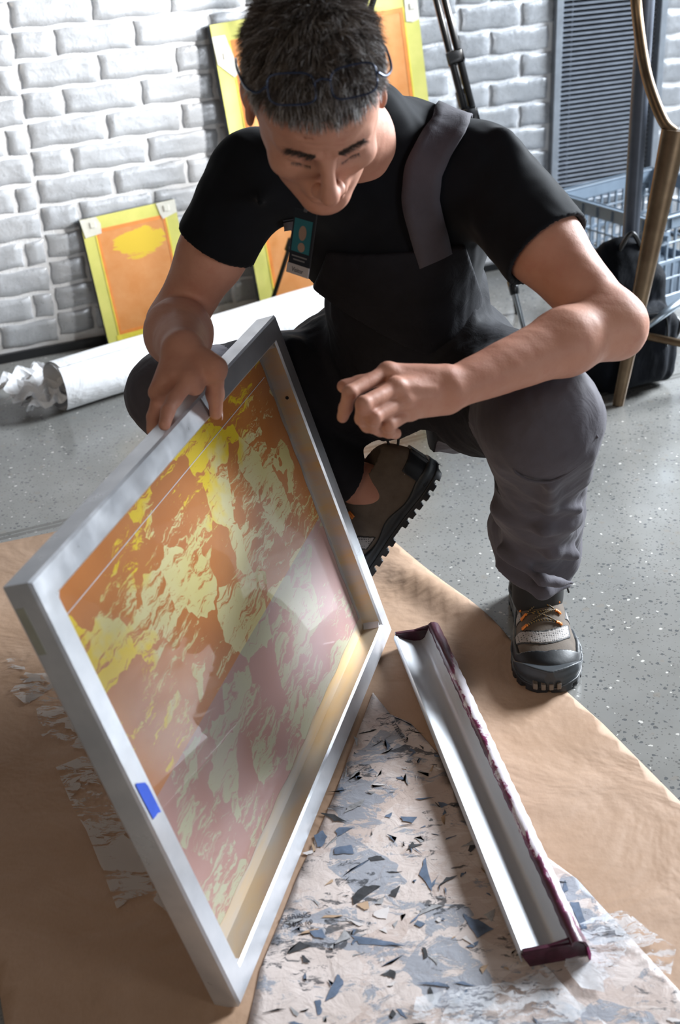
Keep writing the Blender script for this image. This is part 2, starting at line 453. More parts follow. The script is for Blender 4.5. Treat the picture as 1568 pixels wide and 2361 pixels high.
# ================================================================== PAPER ON THE FLOOR
t = NT('kraft_paper'); c = t.coord()
b = t.mix(t.ramp(t.noise(3.2, 4, .6, c), [(.35, 0.), (.7, 1.)]), (.37, .235, .15), (.46, .315, .225))
b = t.mix(t.ramp(t.noise(500, 2, .5, t.map(c, (1, .3, 1))), [(.4, 0.), (.7, .12)]), b, (.26, .15, .08))
t.p(base=b, rough=.62, spec=.3)
t.bump(t.math('ADD', t.noise(5, 4, .55, c, .8), t.math('MULTIPLY', t.noise(38, 3, .5, c), .12)), .5, .02); m_kraft = t.m
def sheet(name, poly, mat, z0, h=.02, zf=None, thick=.0006, parent=None, flat=False):
    """a polygon of paper laid on the floor, gridded so it can ripple"""
    poly = [V(*p[:2]) for p in poly]; A = np.array(poly); lo = A.min(0); hi = A.max(0)
    def inside(x, y):
        w = False; n = len(poly)
        for i in range(n):
            x1, y1 = poly[i]; x2, y2 = poly[(i + 1) % n]
            if (y1 > y) != (y2 > y) and x < (x2 - x1) * (y - y1) / (y2 - y1) + x1: w = not w
        return w
    import bmesh
    bm = bmesh.new(); vs = [bm.verts.new((p[0], p[1], 0)) for p in poly]; bm.faces.new(vs)
    for ax_ in (0, 1):
        k = math.floor(lo[ax_] / h) * h
        while k < hi[ax_]:
            n = [0, 0, 0]; n[ax_] = 1; cpt = [0, 0, 0]; cpt[ax_] = k
            bmesh.ops.bisect_plane(bm, geom=bm.verts[:] + bm.edges[:] + bm.faces[:], plane_co=cpt, plane_no=n); k += h
    if thick:
        r = bmesh.ops.solidify(bm, geom=bm.faces[:], thickness=thick)
    zs = [v.co.z for v in bm.verts]; zm = (min(zs) + max(zs)) / 2
    for v in bm.verts:
        v.co.z = z0 + (thick if v.co.z > zm else 0) + (zf(v.co.x, v.co.y) if zf else 0)
    bmesh.ops.recalc_face_normals(bm, faces=bm.faces[:])
    me = bpy.data.meshes.new(name); bm.to_mesh(me); bm.free(); me.materials.append(mat)
    me.polygons.foreach_set('use_smooth', np.ones(len(me.polygons), bool))
    o = bpy.data.objects.new(name, me); link(o, parent)
    if parent is not None: o.matrix_parent_inverse = parent_world(parent).inverted()
    return o
E1 = [(-.84, 2.13), (-.572, 2.222), (.02, 2.30), (.085, 2.14), (.275, 1.74), (.386, 1.498), (.456, 1.315), (.72, .62), (.72, .3), (-.18, .3), (-.427, 1.0), (-.443, 1.045)]
def ridge(x, y, p, q, w, a):
    p = V(*p); q = V(*q); d = q - p; L = np.linalg.norm(d); tt = ((V(x, y) - p) @ d) / (L * L)
    if tt < -.1 or tt > 1.1: return 0
    s = abs((x - p[0]) * d[1] - (y - p[1]) * d[0]) / L
    return a * math.exp(-(s / w) ** 2) * math.sin(PI * min(max(tt, 0), 1)) ** .5
def kz(x, y):
    z = .0
    z += ridge(x, y, G(880, 1290)[:2], G(1180, 1480)[:2], .028, .022)
    z += ridge(x, y, G(1000, 1400)[:2], G(1170, 1500)[:2], .012, .006)
    z += ridge(x, y, G(1230, 1590)[:2], G(1380, 1670)[:2], .006, .006) + ridge(x, y, G(1110, 1590)[:2], G(1265, 1675)[:2], .005, .004)
    z += ridge(x, y, G(1210, 1880)[:2], G(1380, 1800)[:2], .014, .004)
    z += ridge(x, y, G(60, 1800)[:2], G(200, 1730)[:2], .02, .004) + ridge(x, y, G(0, 1560)[:2], G(130, 1500)[:2], .02, .004)
    return z
KR = sheet('kraft_paper', E1, m_kraft, .0006, .022, kz, .0007)
tag(KR, 'large sheet of brown kraft paper spread over the concrete floor under the frame', 'paper')
def streaks(t, c, sc, tz=.5, seed=0., an=(.35, 2.6)):
    """torn, dragged-paint look: streaked noise that turns direction from patch to patch"""
    c = t.map(c, (1, 1, 1), (0, 0, 0), (seed, seed * 2, 0))
    wv = t.mix(.05, c, t.noise(sc * .9, 3, .6, c, out=1), 'ADD')
    cell = t.sep(t.vor(sc, wv, out='Color')); r = None
    for i, a in enumerate((.5, 1.35, 2.3)):
        n = t.noise(sc * 2.0, 8, .78, t.map(t.mix(.03, c, t.noise(sc * 1.5, 2, .5, c, out=1), 'ADD'), (an[0], an[1], 1), (0, 0, a), (i * 5, 0, 0)), .6)
        r = n if r is None else t.mix(t.math('GREATER_THAN', cell[0], i / 3.), r, n)
    r = t.math('ADD', r, t.math('MULTIPLY', t.math('SUBTRACT', cell[1], .5), .24))
    return t.ramp(r, [(tz - .015, 0.), (tz + .015, 1.)]), cell
# pasted newspaper / tissue collage
t = NT('newsprint_collage'); c = t.coord()
m1, cell = streaks(t, c, 12, .555, 0., (.7, 1.5)); m2, cell2 = streaks(t, c, 17, .635, 4., (.6, 1.8)); m3, _ = streaks(t, c, 9, .47, 9., (.6, 1.6))
b = t.mix(t.ramp(t.noise(9, 4, .6, c), [(.3, 0.), (.7, 1.)]), (.45, .355, .31), (.57, .485, .455))
b = t.mix(t.math('MULTIPLY', m3, .35), b, (.70, .65, .63))
b = t.mix(t.math('MULTIPLY', m1, .72), b, (.20, .245, .31))
b = t.mix(t.math('MULTIPLY', m2, .88), b, (.05, .052, .06))
b = t.mix(t.ramp(t.vor(16, t.mix(.03, c, t.noise(10, 2, .5, c, out=1), 'ADD'), 'DISTANCE_TO_EDGE'), [(.0, .22), (.02, 0.)]), b, (.25, .2, .19))
t.p(base=b, rough=.5, spec=.35); t.bump(t.math('ADD', t.noise(30, 5, .6, c, .8), t.math('MULTIPLY', m1, .2)), .5, .004); m_news = t.m
NP = [G(860, 1600), G(900, 1650), G(945, 1668), G(1010, 1740), G(1075, 1900), G(1200, 1935), G(1330, 2030), G(1568, 2290), G(1640, 2361), V(.30, .62, 0), V(-.10, .62, 0), G(560, 2420), G(600, 2240), G(680, 2040), G(770, 1840)]
NS = sheet('newsprint_collage_sheet', NP, m_news, .0018, .02, lambda x, y: .0004 * (1 + math.sin(x * 60 + 2 * math.sin(y * 31))), .0005)
tag(NS, 'pale newsprint collage sheet with blue-grey and black torn scraps beside the trough', 'paper')
# torn scraps pasted on it, one stuff part (too many and overlapping to count)
mats = [simple('scrap_blue', (.10, .135, .20), .5, var=.35, nscale=60), simple('scrap_black', (.035, .036, .04), .5, var=.6, nscale=80), simple('scrap_white', (.62, .58, .57), .55), simple('scrap_tan', (.42, .29, .19), .55), simple('scrap_grey', (.30, .30, .31), .55, var=.4, nscale=90)]
mb = MB()
import itertools
def inpoly(x, y, poly):
    w = False; n = len(poly)
    for i in range(n):
        x1, y1 = poly[i][:2]; x2, y2 = poly[(i + 1) % n][:2]
        if (y1 > y) != (y2 > y) and x < (x2 - x1) * (y - y1) / (y2 - y1) + x1: w = not w
    return w
def scrap(x, y, r, k, el=None, an=None, n=None, z=None):
    mb.cur = k; el = rng.uniform(.15, .6) if el is None else el; an = rng.uniform(0, PI) if an is None else an; n = n or int(rng.integers(3, 6))
    ang = np.sort(rng.uniform(0, 2 * PI, n)); pts = []
    for i, a in enumerate(ang):
        rr = r * rng.uniform(.45, 1.35); pts.append((a, rr))
    ring = []
    for (a, rr), (a2, r2) in zip(pts, pts[1:] + pts[:1]):
        if a2 < a: a2 += 2 * PI
        A_ = V(rr * math.cos(a), rr * math.sin(a) * el); B_ = V(r2 * math.cos(a2), r2 * math.sin(a2) * el)
        for s_ in np.linspace(0, 1, 5)[:-1]:
            q_ = A_ + (B_ - A_) * s_ + rng.normal(0, .025, 2) * r; ring.append((q_[0], q_[1]))
    ca, sa = math.cos(an), math.sin(an); zz = (.0034 + .0003 * rng.random()) if z is None else z
    v = [V(x + p * ca - q * sa, y + p * sa + q * ca, zz) for p, q in ring]
    mb.add([V(x, y, zz)] + v, [(0, i + 1, (i + 1) % len(v) + 1) for i in range(len(v))])
for px, py, r, k, el, an in ((960, 1905, .02, 0, .35, .1), (915, 1935, .022, 0, .5, .6), (975, 2010, .035, 0, .45, 1.9), (945, 1955, .016, 1, .4, .2), (865, 1985, .012, 1, .8, .3), (790, 1960, .026, 0, .5, .2),
                             (870, 2180, .03, 0, .5, -.3), (905, 2225, .022, 0, .4, .5), (1090, 2140, .026, 0, .6, .1), (765, 2290, .02, 0, .9, 1.2), (735, 2330, .018, 0, .6, .8), (830, 1790, .018, 4, .6, .5), (870, 1720, .016, 1, .4, .3),
                             (770, 1890, .02, 1, .3, -.5), (820, 1860, .02, 4, .5, .4), (900, 2250, .025, 1, .25, 2.6), (690, 2130, .02, 4, .5, .2), (670, 2190, .022, 1, .4, .1), (640, 2330, .016, 1, .35, .4), (1060, 1860, .014, 1, .6, .3),
                             (1040, 2030, .02, 1, .25, .5), (1010, 2090, .024, 4, .3, .5), (880, 2110, .02, 2, .5, .3), (840, 2090, .012, 3, .5, -.5), (1130, 2110, .015, 4, .5, 1.4), (930, 1800, .016, 4, .5, 1.6), (700, 2160, .02, 3, .4, .3), (860, 1690, .018, 1, .2, .2)):
    p = G(px, py); scrap(p[0], p[1], r, k, el, an)
cnt = 0
while cnt < 190:
    x, y = (rng.uniform(-.1, .55), rng.uniform(.8, 1.6)) if cnt < 110 else (rng.uniform(-.1, .14), rng.uniform(.9, 1.55))
    if not inpoly(x, y, NP): continue
    k = int(rng.choice([0, 1, 2, 3, 4], p=[.34, .22, .14, .08, .22])); scrap(x, y, rng.uniform(.005, .017) * (1.8 if rng.random() < .22 and k != 2 else 1), k); cnt += 1
tag(mb.build('torn_scraps', mats, NS), kind='stuff')
# faint printed address text on two scraps
m_ink = simple('ink', (.05, .05, .06), .6)
def textobj(s, size, mat, parent, loc, rot=None, mw=None, name='printed_text', ext=.0002, align='CENTER'):
    cu = bpy.data.curves.new(name, 'FONT'); cu.body = s; cu.size = size; cu.extrude = ext; cu.align_x = align; cu.align_y = 'CENTER'
    o = bpy.data.objects.new(name, cu); COL.objects.link(o)
    dg = bpy.context.evaluated_depsgraph_get(); me = bpy.data.meshes.new_from_object(o.evaluated_get(dg)); bpy.data.objects.remove(o)
    me.materials.clear(); me.materials.append(mat)
    o = bpy.data.objects.new(name, me); link(o, parent)
    o.matrix_basis = mw if mw is not None else Matrix.LocRotScale(Vector(loc), Matrix.Rotation(rot or 0, 3, 'Z').to_euler(), None)
    if parent is not None: o.matrix_parent_inverse = parent_world(parent).inverted()
    return o
for s_, px, py, sz, r_ in (('CERING', 683, 2118, .011, .12), ('T. WA 10', 685, 2135, .010, .1), ('ATTLE', 912, 1680, .010, -1.2), ('T. WA 10', 925, 1700, .009, -1.2)):
    p = G(px, py); textobj(s_, sz, m_ink, NS, (p[0], p[1], .0040), r_)
# dried white paint marks on the kraft paper
t = NT('white_paint_marks'); c = t.coord(); mk, _ = streaks(t, c, 17, .50, 2., (.5, 2.))
t.p(base=(.60, .58, .56), rough=.5, alpha=t.math('MULTIPLY', mk, .55)); m_marks = t.m
mb = MB()
def patch(pts, z): mb.add([G(*p) + V(0, 0, z) for p in pts], [tuple(range(len(pts)))])
for pts in ([(130, 1775), (190, 1750), (250, 1760), (300, 1870), (400, 2120), (345, 2075), (300, 2115), (270, 2100), (240, 2020), (200, 1920), (170, 1870)], [(85, 1640), (160, 1600), (220, 1690), (240, 1745), (110, 1715), (95, 1700)],
            [(25, 1600), (60, 1555), (130, 1570), (150, 1620), (60, 1630)], [(15, 1525), (50, 1520), (60, 1550), (20, 1545)], [(60, 1560), (120, 1556), (170, 1640), (60, 1625)]):
    patch(pts, .0052)
mb.build('paint_marks', m_marks, KR)
t = NT('clear_film'); c = t.coord(); mk, _ = streaks(t, c, 24, .5, 6.)
t.p(base=(.72, .74, .78), rough=.35, alpha=t.math('MULTIPLY', mk, .55)); t.bump(t.noise(60, 4, .6, c, 1.), .5, .003); m_film = t.m
def film(pts, name, lab):
    o = sheet(name, [G(*p) for p in pts], m_film, .0075, .008, lambda x, y: .0015 * (1 + math.sin(x * 190 + 3 * math.sin(y * 120)) * math.sin(y * 150 + 2 * math.sin(x * 90))), 0)
    tag(o, lab, 'plastic film'); return o
film([(1320, 2150), (1370, 2125), (1440, 2110), (1500, 2160), (1560, 2190), (1545, 2260), (1500, 2240), (1470, 2200), (1430, 2230), (1400, 2300), (1340, 2290), (1300, 2240)], 'crumpled_plastic_film', 'crumpled clear plastic film lying right of the trough near end')
film([(950, 2361), (960, 2310), (1060, 2290), (1180, 2275), (1260, 2240), (1330, 2320), (1400, 2375), (1100, 2400)], 'crumpled_plastic_film', 'crumpled clear plastic film lying at the bottom edge below the trough')
# ================================================================== THE SCREEN HE HOLDS
FD = V(-.148, 1.001, .0062); FC = V(.080, 1.779, .0062); FA0 = V(-.312, 1.049, .572)
FE = nrm(FC - FD); FU = nrm(FA0 - FD); FU = nrm(FU - FE * (FU @ FE)); FN = np.cross(FE, FU)
FW = float(np.linalg.norm(FC - FD)); FH = .591; RW = .034; DP = .036
scr = empty('screen_printing_frame', FD)
MF = Matrix.Identity(4)
for i in range(3): MF[i][0] = FE[i]; MF[i][1] = FU[i]; MF[i][2] = FN[i]; MF[i][3] = FD[i]
scr.matrix_basis = MF
tag(scr, 'large tilted aluminium silkscreen frame with orange and cream stencil, held upright on the paper', 'screen printing frame')
def loc_mesh(mb, name, mats, parent, smooth=False):
    o = mesh(name, mb.v, mb.f, mats, None, smooth, mb.mi); o.parent = parent; return o
t = NT('brushed_aluminium'); c = t.coord()
st = t.noise(6, 4, .6, t.map(c, (1, 60, 60)))
t.p(base=t.ramp(t.noise(14, 4, .6, c), [(.3, (.52, .54, .58)), (.7, (.66, .67, .70))]), metal=.62, rough=t.ramp(t.noise(22, 4, .6, c), [(.3, .26), (.7, .42)]))
t.bump(t.noise(90, 3, .5, t.map(c, (.15, 1, 1))), .06, .001); m_alu = t.m
t = NT('stained_aluminium'); c = t.coord()
t.p(base=t.mix(t.ramp(t.noise(9, 4, .6, t.map(c, (.4, 3, 1))), [(.4, 0.), (.62, 1.)]), (.50, .46, .42), (.60, .44, .25)), metal=.55, rough=.36); m_tan = t.m
def rail(a0, a1, b0, b1, mitre, name):
    """hollow-looking box rail with rounded edges; the face turned to the stencil is stained"""
    mb = MB(); v = []; r = .003
    (x0, y0), (x1, y1) = a0, a1; (u0, w0), (u1, w1) = b0, b1     # outer edge start/end, inner edge start/end
    O0, O1, I0, I1 = V(x0, y0, 0), V(x1, y1, 0), V(u0, w0, 0), V(u1, w1, 0)
    def ring(O, I, ):
        d = nrm(I - O); l = np.linalg.norm(I - O); sc = l / RW
        P = [(0, -DP + r), (0, -r), (r * sc, 0), (l - r * sc, 0), (l, -r), (l, -DP + r), (l - r * sc, -DP), (r * sc, -DP)]
        return [O + d * p + V(0, 0, q) for p, q in P]
    A, B = ring(O0, I0), ring(O1, I1)
    fs = [(i, (i + 1) % 8, 8 + (i + 1) % 8, 8 + i) for i in range(8)]
    mb.add(A + B, fs); mb.mi = [1 if i == 4 else 0 for i in range(8)]
    mb.add(A, [tuple(range(8))[::-1]]); mb.add(B, [tuple(range(8))])
    return loc_mesh(mb, name, [m_alu, m_tan], scr)
w = RW
rail((0, 0), (FW, 0), (w, w), (FW - w, w), 0, 'rail'); rail((FW, 0), (FW, FH), (FW - w, w), (FW - w, FH - w), 0, 'rail')
rail((FW, FH), (0, FH), (FW - w, FH - w), (w, FH - w), 0, 'rail'); rail((0, FH), (0, 0), (w, FH - w), (w, w), 0, 'rail')
# welded corners
for x, y in ((w, w), (FW - w, w), (FW - w, FH - w), (w, FH - w)):
    sx_, sy_ = (1 if x < .2 else -1), (1 if y < .2 else -1); mb = MB()
    mb.prism([V(x - .002 * sx_, y - .002 * sy_, -.004), V(x + .010 * sx_, y - .002 * sy_, -.004), V(x - .002 * sx_, y + .010 * sy_, -.004)], V(0, 0, -DP + .008))
    loc_mesh(mb, 'corner_weld', m_alu, scr)
# stencil mesh
t = NT('stencil'); c = t.coord()
m1, cell = streaks(t, c, 16, .54, 1.3); sp = t.sep(c)
cream = t.mix(t.ramp(t.noise(6, 3, .5, c), [(.4, 0.), (.6, 1.)]), (.56, .49, .20), (.62, .56, .30))
edge = t.math('SUBTRACT', .20, t.math('MINIMUM', sp[0], t.math('SUBTRACT', FH + .04, sp[1])))
yel = t.ramp(t.math('ADD', t.math('MULTIPLY', edge, 2.2), t.noise(8, 4, .6, c)), [(.56, 0.), (.68, 1.)])
cream = t.mix(yel, cream, (.68, .50, .03))
orange = t.mix(t.ramp(t.noise(7, 4, .6, c), [(.3, 0.), (.7, 1.)]), (.42, .145, .035), (.50, .20, .06))
zone = t.math('LESS_THAN', sp[1], t.math('ADD', .258, t.math('MULTIPLY', t.math('SUBTRACT', t.noise(3, 1, .5, c), .5), .004)))
hz = t.mix(t.ramp(t.noise(5, 3, .5, c), [(.35, 0.), (.7, 1.)]), (.37, .20, .165), (.40, .25, .24))
lowc = t.mix(m1, hz, (.40, .385, .27))
lowc = t.mix(t.ramp(t.noise(4, 2, .5, t.map(c, (1, 1, 1), (0, 0, 0), (3, 1, 0))), [(.45, 0.), (.75, .45)]), lowc, (.40, .34, .36))
t.p(base=t.mix(zone, t.mix(m1, orange, cream), lowc), rough=.35, spec=.3, coat=.2, coatr=.025)
m_sten = t.m
zb = -DP + .002; bd = .030
mb = MB(); mb.box(V(FW / 2, FH / 2, zb), FW / 2 - w - .001, FH / 2 - w - .001, .0006); loc_mesh(mb, 'stencil_mesh', m_sten, scr)
m_tape = simple('silver_tape', (.40, .40, .41), .35, .5, var=.15)
for nm, x0, x1, y0, y1, mt in (('border_tape', w, FW - w, FH - w - .016, FH - w, m_tape), ('border_tape', w, FW - w, w, w + .022, m_tan), ('border_tape', w, w + .012, w + .022, FH - w - .016, m_tape), ('border_tape', FW - w - .010, FW - w, w + .022, FH - w - .016, m_tape)):
    mb = MB(); n = 60; v = []; hor = (x1 - x0) > (y1 - y0)
    for i in range(n + 1):
        s_ = i / n; wv = .0012 * math.sin(i * .9) + .001 * math.sin(i * .37)
        a, b_ = ((x0 + (x1 - x0) * s_, y0 + (wv if y0 > .1 else 0)), (x0 + (x1 - x0) * s_, y1 + (wv if y0 < .1 else 0))) if hor else ((x0 + (wv if x0 > .1 else 0), y0 + (y1 - y0) * s_), (x1 + (wv if x0 < .1 else 0), y0 + (y1 - y0) * s_))
        v += [V(*a, zb + .0009), V(*b_, zb + .0009)]
    mb.add(v, [(2 * i, 2 * i + 1, 2 * i + 3, 2 * i + 2) for i in range(n)]); loc_mesh(mb, nm, mt, scr)
# thin score line parallel to the top border
mb = MB(); mb.box(V(FW / 2, FH - w - .045, zb + .0009), FW / 2 - .05, .0006, .0002); loc_mesh(mb, 'score_line', simple('pale_line', (.6, .58, .6), .3), scr)
# blue tape on the short left rail and a faded label on its outer face, hole in the far rail
m_blue = simple('blue_tape', (.03, .10, .62), .55)
mb = MB()
def on_left(px, py): # point on the front face of the frame, local coordinates
    p = PLN(px, py, FD, FN) - FD; return V(p @ FE, p @ FU, .0006)
pts = [on_left(*q) for q in ((313, 1806), (333, 1804), (340, 1812), (370, 1872), (362, 1875), (358, 1882), (352, 1889), (312, 1812))]
mb.prism(pts[::-1], V(0, 0, .0004)); loc_mesh(mb, 'blue_tape', m_blue, scr)
mb = MB(); mb.box(V(-.0004, FH - .055, -DP * .72), .0004, .028, .005); loc_mesh(mb, 'faded_label', simple('faded_label', (.27, .28, .24), .6), scr)
mb = MB(); mb.tube([V(FW - w - .0008, FH - .125, -.016), V(FW - w + .002, FH - .125, -.016)], .0028, 12); loc_mesh(mb, 'bolt_hole', simple('black_hole', (.01, .01, .01), .8), scr)
for x in (.02, ): pass

# ================================================================== SCOOP COATER TROUGH
T0 = V(.228, 1.045, .0068); T1 = V(.122, 1.733, .0055)       # centre of near end, far end
TY = nrm(T1 - T0); TX = nrm(np.cross(TY, V(0, 0, 1))); TL = float(np.linalg.norm(T1 - T0))
tr = empty('scoop_coater_trough', T0)
MT = Matrix.Identity(4); TZ = np.cross(TX, TY)
for i in range(3): MT[i][0] = TX[i]; MT[i][1] = TY[i]; MT[i][2] = TZ[i]; MT[i][3] = T0[i]
tr.matrix_basis = MT
tag(tr, 'long aluminium emulsion trough with purple paint crusted along one rim, lying on the paper', 'trough')
t = NT('satin_aluminium'); c = t.coord()
wet = t.math('LESS_THAN', t.vor(60, t.map(c, (1, .35, 1))), .06)
t.p(base=t.ramp(t.noise(18, 4, .6, t.map(c, (1, .1, 1))), [(.3, (.50, .52, .55)), (.7, (.60, .62, .65))]), metal=.5, rough=.48); t.bump(wet, .3, .001); m_sat = t.m
t = NT('paint_crust'); c = t.coord(); sp = t.sep(c)
ny = t.noise(26, 6, .7, t.map(c, (1, .5, 1)), .5)
g = t.math('ADD', ny, t.math('MULTIPLY', t.math('SUBTRACT', .0245, sp[0]), 16.))
endf = t.math('ADD', t.math('MAXIMUM', t.math('SUBTRACT', .1, sp[1]), t.math('SUBTRACT', sp[1], TL - .16)), 0.)
g = t.math('ADD', g, t.math('MULTIPLY', t.math('MAXIMUM', endf, 0.), 3.5))
col = t.ramp(g, [(.50, (.60, .56, .60)), (.54, (.52, .46, .50)), (.57, (.20, .035, .10)), (.66, (.060, .012, .028))])
blob = t.math('LESS_THAN', t.vor(7, t.map(c, (1, .6, 1), (0, 0, 0), (0, .35, 0))), .16)
col = t.mix(blob, col, (.33, .02, .16))
t.p(base=col, rough=.35); t.bump(ny, .4, .003); m_crust = t.m
m_purple = simple('dried_purple', (.045, .012, .022), .28, var=.5, nscale=60, bump=.5, bscale=80)
# profile across (x right, z up): left lip, wide tray face, groove, inner right wall
tray = [(-.040, .006), (-.043, .016), (-.0425, .0225), (-.0400, .0250), (-.0370, .0240), (-.0345, .0205), (-.022, .0135), (-.008, .0085), (.002, .0075), (.006, .0085), (.0105, .0125), (.0150, .0235), (.0175, .031)]
def extr(prof, th, name, mat, y0=0., y1=TL, seg=40, jit=0.):
    mb = MB(); n = len(prof); P = [V(*p) for p in prof]; N = []
    for i in range(n):
        d = nrm(P[min(i + 1, n - 1)] - P[max(i - 1, 0)]); N.append(V(d[1], -d[0]))
    ring = P + [P[i] + N[i] * th for i in range(n - 1, -1, -1)]; m = len(ring); v = []; f = []
    for s_ in range(seg + 1):
        y = y0 + (y1 - y0) * s_ / seg
        for i, p in enumerate(ring):
            j_ = jit * math.sin(y * 190 + i) * math.sin(y * 77 + i * 2); v.append(V(p[0] + j_, y, p[1] + j_))
    for s_ in range(seg):
        for i in range(m): f.append((s_ * m + i, s_ * m + (i + 1) % m, (s_ + 1) * m + (i + 1) % m, (s_ + 1) * m + i))
    f += [tuple(range(m))[::-1], tuple(range(seg * m, (seg + 1) * m))]
    mb.add(v, f); o = loc_mesh(mb, name, mat, tr); autosmooth(o, 50); return o
extr(tray, .0022, 'tray', m_sat)
extr([(.0172, .0305), (.0190, .0360), (.0225, .0385), (.0285, .0380), (.0345, .0340), (.0395, .0260), (.0430, .0130), (.0440, .0010)], .0025, 'rim', m_crust, -.012, TL + .004, 120, .0007)
for y, s_ in ((-.004, -1), (TL + .001, 1)):
    mb = MB(); mb.prism([V(-.041, y, .021), V(-.030, y, .0000), V(.0430, y, .0000), V(.042, y, .018), V(.0185, y, .034)], V(0, .0035, 0))
    mb.box(V(-.010, y + .0015, .026), .030, .0035, .0022, None, .001)
    loc_mesh(mb, 'end_cap', m_purple, tr)
# ================================================================== THINGS BY THE WALL
m_yel = None
def screen_mat(name, w, h, bw, seed, top):
    t = NT(name); c = t.coord(); s = t.sep(c)
    m = t.noise(7, 5, .65, t.map(c, (1, 1, 1), (0, 0, .5), (seed, 0, 0)), .8)
    n2 = t.noise(22, 4, .6, c)
    # yellow blot region in the upper middle of the image area
    dx = t.math('DIVIDE', t.math('SUBTRACT', s[0], w * .56), w * .30); dy = t.math('DIVIDE', t.math('SUBTRACT', s[1], h * top), h * .13)
    r = t.math('ADD', t.math('MULTIPLY', dx, dx), t.math('MULTIPLY', dy, dy))
    g = t.math('ADD', t.math('MULTIPLY', t.math('SUBTRACT', 1., r), .35), t.noise(16, 5, .7, t.map(c, (.6, 2.4, 1), (0, 0, -.6), (seed, 0, 0)), .6))
    blot = t.ramp(g, [(.60, 0.), (.63, 1.)])
    base = t.mix(t.ramp(n2, [(.35, 0.), (.7, 1.)]), (.60, .24, .07), (.66, .30, .11))
    base = t.mix(blot, base, (.68, .48, .04))
    t.p(base=base, rough=.4, spec=.4); return t.m
t = NT('lime_tape'); c = t.coord()
t.p(base=t.ramp(t.noise(12, 4, .6, c), [(.3, (.52, .52, .12)), (.7, (.64, .61, .17))]), rough=.45); m_lime = t.m
m_ytape = simple('yellow_tape', (.70, .60, .07), .4)
m_otape = simple('orange_edge', (.72, .24, .05), .4)
m_dkframe = simple('dark_grey_metal', (.10, .11, .12), .42, .5)
m_mask = simple('masking_tape', (.62, .61, .54), .6)
def leaning_screen(BL, BR, TL, TR, dep, bw, mat, label, tapes, name='screen_printing_frame'):
    """a taped frame leaning on the wall; local x along its foot, y up its face"""
    X = nrm(BR - BL); Y = TL - BL; Y = nrm(Y - X * (Y @ X)); Z = np.cross(X, Y)
    shear = (TL - BL) @ X
    W = np.linalg.norm(BR - BL); H = (TL - BL) @ Y
    e = empty(name, BL); m = Matrix.Identity(4)
    for i in range(3): m[i][0] = X[i]; m[i][1] = Y[i]; m[i][2] = Z[i]; m[i][3] = BL[i]
    # turn it in its own plane instead of shearing
    ang = -math.atan2(shear, H); m = m @ Matrix.Rotation(ang, 4, 'Z')
    e.matrix_basis = m; H = math.hypot(H, shear)
    tag(e, label, 'screen printing frame')
    def lm(mb, nm, mt):
        o = mesh(nm, mb.v, mb.f, mt, None, False, mb.mi); o.parent = e; return o
    for (cx, cy, hx, hy) in ((W / 2, bw / 2, W / 2, bw / 2), (W / 2, H - bw / 2, W / 2, bw / 2), (bw / 2, H / 2, bw / 2, H / 2 - bw), (W - bw / 2, H / 2, bw / 2, H / 2 - bw)):
        mb = MB(); mb.box(V(cx, cy, -dep / 2), hx, hy, dep / 2, None, .002); lm(mb, 'rail', m_dkframe)
    for (cx, cy, hx, hy) in ((W / 2, bw / 2, W / 2 - .001, bw / 2), (W / 2, H - bw / 2, W / 2 - .001, bw / 2), (bw / 2, H / 2, bw / 2 - .0006, H / 2 - bw), (W - bw / 2, H / 2, bw / 2 - .0006, H / 2 - bw)):
        mb = MB(); mb.box(V(cx, cy, .0006), hx, hy, .0006); lm(mb, 'lime_tape', m_lime)
    mb = MB(); mb.box(V(W / 2, H / 2, .0002), W / 2 - bw, H / 2 - bw, .0008); lm(mb, 'stencil_mesh', mat)
    b2 = bw * .28
    mb = MB()
    for (cx, cy, hx, hy) in ((W / 2, bw + b2 / 2, W / 2 - bw, b2 / 2), (W / 2, H - bw - b2 / 2, W / 2 - bw, b2 / 2), (bw + b2 / 2, H / 2, b2 / 2, H / 2 - bw - b2), (W - bw - b2 / 2, H / 2, b2 / 2, H / 2 - bw - b2)): mb.box(V(cx, cy, .0013), hx, hy, .0003)
    lm(mb, 'orange_edge', m_otape)
    mb = MB(); mb.box(V(bw + .001, H / 2, .0018), .0018, H / 2 - bw, .0002); mb.box(V(W - bw - .001, H / 2, .0018), .0022, H / 2 - bw, .0002); mb.box(V(W / 2, bw * .8, .0017), W / 2 - bw * .8, bw * .22, .0002); lm(mb, 'yellow_edge', m_ytape)
    for pl_ in tapes:
        mb = MB(); q = [V(x * W, H - y, .0026) for x, y in pl_]; mb.prism(q[::-1], V(0, 0, .0006)); o = lm(mb, 'masking_tape', m_mask)
        cx = sum(p[0] for p in q) / len(q); cy = sum(p[1] for p in q) / len(q); mb = MB(); mb.box(V(cx + .001, cy + .004, .004), .008, .0085, .0012, None, .001); lm(mb, 'tape_tab', m_mask)
    return e, W, H
leaning_screen(WL(.296, .001, .072), WL(.569, .001, .072), WL(.272, .364, .030), WL(.545, .365, .030), .022, .034,
    screen_mat('small_screen_stencil', .27, .37, .034, 2.3, .74), 'small lime taped frame with orange stencil leaning on the brick wall behind the paper roll',
    [[(.0, .0), (.17, .0), (.20, .02), (.19, .046), (.02, .05)], [(.80, .0), (1.0, .0), (1.0, .035), (.84, .045), (.82, .03)]])
leaning_screen(WL(.752, .001, .105), WL(1.372, .001, .105), WL(.690, .822, .036), WL(1.310, .835, .036), .028, .046,
    screen_mat('large_screen_stencil', .62, .83, .046, 5.1, .30), 'tall lime taped frame with orange stencil leaning on the wall behind the crouching person',
    [[(.0, .03), (.06, .03), (.10, .13), (.07, .14), (.005, .10)], [(.935, .0), (1.0, .0), (1.0, .085), (.965, .09), (.93, .085)]])

